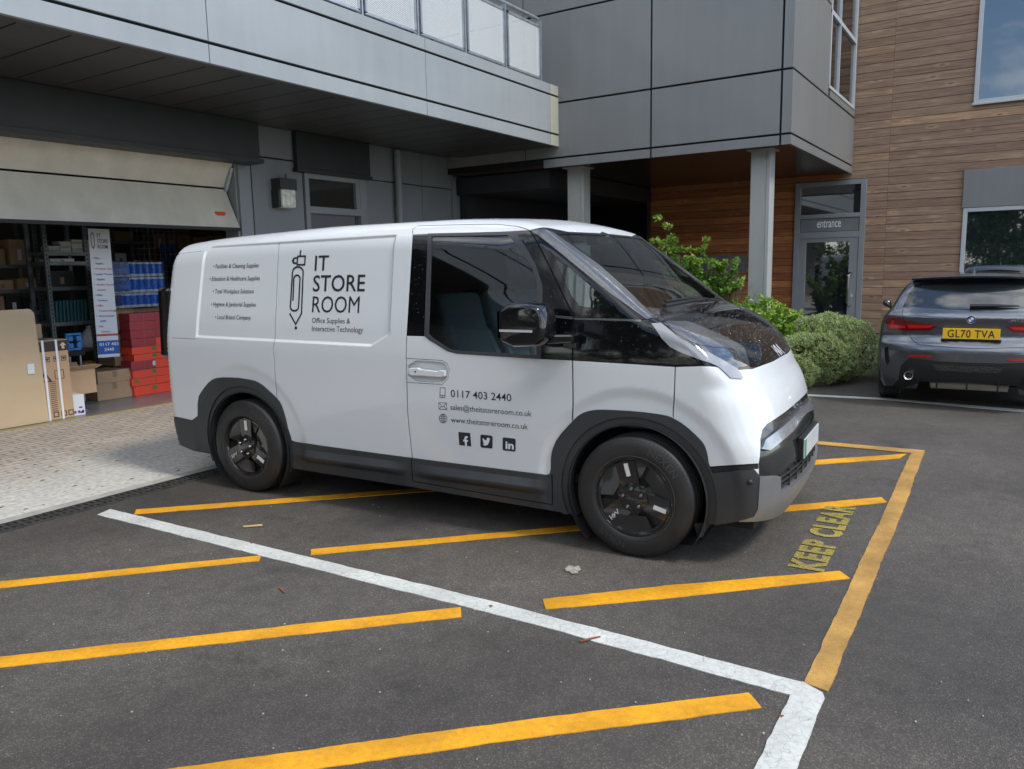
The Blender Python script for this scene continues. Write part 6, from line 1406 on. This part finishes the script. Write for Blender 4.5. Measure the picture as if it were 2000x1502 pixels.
blk=mat('black_box',(.015,.015,.018),.5); cm=[card,cardd,blk,cardd]
fill(xa,xb,Yr,LV[2],.30,[wht,blk,card,wht],'%s box from the left on the middle shelf behind the banner','boxes on the middle shelf')
fill(xa,xb,Yr,LV[1],.06,[blk,wht],'%s thin box from the left on the narrow upper shelf','thin boxes on the narrow shelf',dep=.25)
fill(xc,xd,11.6,LW[0],.55,[card,cardd],'%s carton from the left on the top shelf of the far left rack','cartons on the far left rack top')
fill(xc,xd,11.6,LW[1],.25,cm,'%s carton from the left on the second shelf of the far left rack','cartons on the far left rack second shelf')
fill(xc,xd,11.6,LW[2],.25,cm,'%s carton from the left on the third shelf of the far left rack','cartons on the far left rack third shelf')
fill(xc,xd,11.6,LW[3],.3,cm,'%s carton from the left on the lowest visible shelf of the far left rack','cartons on the far left rack low shelf')
fill(xe,xf,12.3,2.15,.25,[wht,cardd,blk],'%s box from the left on the top shelf behind the paper rolls','boxes on the back rack'); fill(xe,xf,12.3,1.75,.25,[wht,blk],'%s box from the left on the second shelf behind the paper rolls','boxes on the back rack second shelf')
fill(xg,xg+2.0,12.8,PL(350,487,1,12.8)[2],.38,[card,cardd,card],'%s carton from the left on the orange beamed rack','cartons on the orange beamed rack',nmax=8)
fill(xg,xg+2.0,12.8,1.1,.45,[card,cardd,cardd],'%s carton from the left on the lower level of the orange beamed rack','cartons on the orange rack low level',nmax=8)
fill(xe,xf,12.3,1.3,.3,[card,blk],'%s box from the left on the third shelf behind the paper rolls','boxes on the back rack third shelf')
# books piled on the top shelf, teal folders below
z=LV[0]; x=xa+.04; n=0
for i,(nx,cnt) in enumerate(((0,3),(1,5),(2,6),(3,6),(4,5))):
    for k in range(cnt):
        xx=xa+.05+nx*.155; m_=wht if (k+i)%3 else mat('cream_paper',(.5,.47,.38),.7)
        o=MB().box(0,.145,0,.2,0,.026).build('boxed_paper',m_,bev=.003); o.location=(xx+rgg.uniform(-.008,.008),Yr+.03,z+.001+k*.029); tag(o,'%s from the bottom in the %s pile on the top shelf'%(ordn[k],ordn[i]),'paper box','white paper boxes piled on the top shelf')
teal=mat('teal_folder',(.015,.09,.11),.5)
for i in range(9):
    w=(xb-xa-.1)/9; o=MB().box(0,w-.012,0,.28,0,.30).build('file_folder',teal,bev=.01); o.location=(xa+.05+i*w,Yr+.02,LV[3]+.002); o.rotation_euler=(0,.05,0); tag(o,'teal magazine file, %s of the row on the lower shelf'%(['first','second','third','fourth','fifth','sixth','seventh','eighth','last'][i]),'file','teal files in a row')
# low shelf: bag of white cloth, yellow can
c=PL(176,668,1,Yr+.15); r=empty('plastic_bag',(c[0],c[1],LV[4]+.004),0,'crumpled clear plastic bag on the low shelf','bag'); P_,N_=blob_pts(500,np.array([0,0,.12]),(.12,.12,.13),.95,.5,4)
mb=MB(); rings=[(.10,0),(.13,.05),(.125,.12),(.08,.2),(.03,.26),(.045,.30)]; nn_=14; v=[]
for rr_,z in rings: v+=[(rr_*math.cos(6.283*k/nn_)*(1+.2*math.sin(k*2.3+z*30)),rr_*math.sin(6.283*k/nn_),z) for k in range(nn_)]
mb.add(v,[(i*nn_+k,i*nn_+(k+1)%nn_,(i+1)*nn_+(k+1)%nn_,(i+1)*nn_+k) for i in range(5) for k in range(nn_)]); mb.build('bag_body',mat('bag_film',(.5,.53,.55),.25,coat=.3,bump=(20,1,.03)),r,smooth=True)
c=PL(174,706,1,Yr+.1); r=empty('yellow_hard_hat',(c[0],c[1],.30),0,'yellow dome shaped hat below the low shelf','helmet'); MB().lathe([(.135,0),(.12,.01),(.115,.06),(.09,.11),(.045,.135),(0,.14)],28,'z').build('dome',mat('hat_yellow',(.55,.30,.03),.35),r,smooth=True); MB().box(-.2,.2,-.2,.2,-.02,0).build('tray',rackm,r)
# blue hand truck
c=G(150,790); Yh=9.75; p1=PL(128,655,1,Yh);p2=PL(157,655,1,Yh);q1=PL(132,716,1,Yh);q2=PL(164,716,1,Yh)
r=empty('hand_truck',tuple(np.array([q1[0],Yh,.009])),0,'folding hand truck with a blue top standing behind the open carton','trolley'); O=np.array(r.location)
xl,xr=(p1[0]+q1[0])/2,(p2[0]+q2[0])/2; zt=p1[2]
mb=MB(); 
for xx in (xl+.03,xr-.03): mb.tube([(xx-O[0],.0,.05),(xx-O[0],.0,zt-.1)],.013,8)
mb.build('rails',mat('alloy',(.5,.5,.5),.35,.8),r,smooth='auto'); mb=MB()
for k in range(2): 
    for j in range(2): mb.box(xl-O[0]+.02+j*.1,xl-O[0]+.08+j*.1,-.03,.03,zt-.17+k*.085,zt-.11+k*.085)
mb.box(xl-O[0],xr-O[0],-.02,.02,zt-.20,zt-.175); mb.box(xl-O[0],xr-O[0],-.02,.02,zt-.015,zt+.01); mb.box(xl-O[0],xl-O[0]+.02,-.02,.02,zt-.2,zt); mb.box(xr-O[0]-.02,xr-O[0],-.02,.02,zt-.2,zt)
mb.build('blue_head',mat('blue_plastic',(.015,.16,.42),.4),r,bev=.004); MB().box(xl-O[0]-.02,xr-O[0]+.02,-.03,.03,zt-.27,zt-.205).build('black_clamp',gapm,r,bev=.008)
# wire mesh display panel and fan-like stand behind the packs
xw=PL(258,470,1,11.4)[0]; r=empty('wire_grid_panel',(xw,11.4,1.2),0,'tall wire grid panel hung with blue packets at the back','wire panel'); mb=MB()
for i in range(9): mb.tube([(i*.09,0,0),(i*.09,0,1.25)],.003,4)
for i in range(14): mb.tube([(0,0,i*.09),(.72,0,i*.09)],.003,4)
mb.build('grid',gv,r)
for i in range(6): MB().box(.45+.1*(i%3),.52+.1*(i%3),-.02,-.005,.55+.2*(i//3),.68+.2*(i//3)).build('blue_packet',mat('blue_packet',(.02,.06,.2),.5),r)
# loose debris on the tarmac
def debris(name,pts,m,label,cat,th=.0015):
    P_=[G(*p) for p in pts]; c=np.mean(P_,axis=0); n=len(P_); v=[tuple(p-c+np.array([0,0,.0062])) for p in P_]; v2_=[(a,b,z+th+.004*((k%2)*.6)) for k,(a,b,z) in enumerate(v)]
    o=MB().add(v+v2_,[tuple(range(n))[::-1],tuple(range(n,2*n))]+[(i,(i+1)%n,n+(i+1)%n,n+i) for i in range(n)]).build(name,m); o.location=tuple(c); tag(o,label,cat)
debris('squashed_paper',[(1103,1112),(1112,1107),(1122,1110),(1130,1108),(1135,1115),(1128,1119),(1130,1122),(1116,1123),(1112,1118),(1105,1118)],mat('dirty_paper',(.33,.30,.26),.8,var=(60,.7,1.2)),'flattened scrap of dirty paper on the asphalt by the front wheel','litter')
debris('straw',[(474,1029),(512,1026.5),(513,1029),(476,1032)],mat('straw_colour',(.5,.36,.16),.6),'thin pale straw lying between two yellow stripes','straw')
lf_=mat('rust_leaf',(.22,.07,.035),.6)
debris('fallen_twig',[(1132,1254),(1150,1250),(1172,1245),(1173,1247),(1150,1253),(1134,1257)],lf_,'reddish twig lying across the white line','twig'); debris('fallen_leaf',[(487,1060),(494,1061),(491,1064)],lf_,'small dark red leaf on the white line nearest the drain','leaf')
debris('fallen_leaf',[(955,1184),(962,1186),(958,1189)],lf_,'small red leaf on the white line in the middle of the picture','leaf'); debris('fallen_leaf',[(1521,1399),(1531,1402),(1525,1406)],lf_,'rusty leaf on the wide white line end','leaf'); debris('fallen_twig',[(543,1148),(551,1152),(557,1159),(554,1160),(548,1154)],lf_,'small curled twig on the asphalt between stripes','twig')
grs=mat('gravel_bits',(.35,.34,.31),.8); mb=MB()
for i in range(120):
    p=G(rng.uniform(0,2000),rng.uniform(960,1500)); s=rng.uniform(.0012,.0038); mb.obox((p[0],p[1],.004+s*.4),(s*rng.uniform(.6,1.4),s*.3,0),(-s*.3,s*rng.uniform(.5,1),0),(0,0,s*.5))
tag(mb.build('grit',grs),'loose pale grit scattered over the asphalt','grit',kind='stuff')
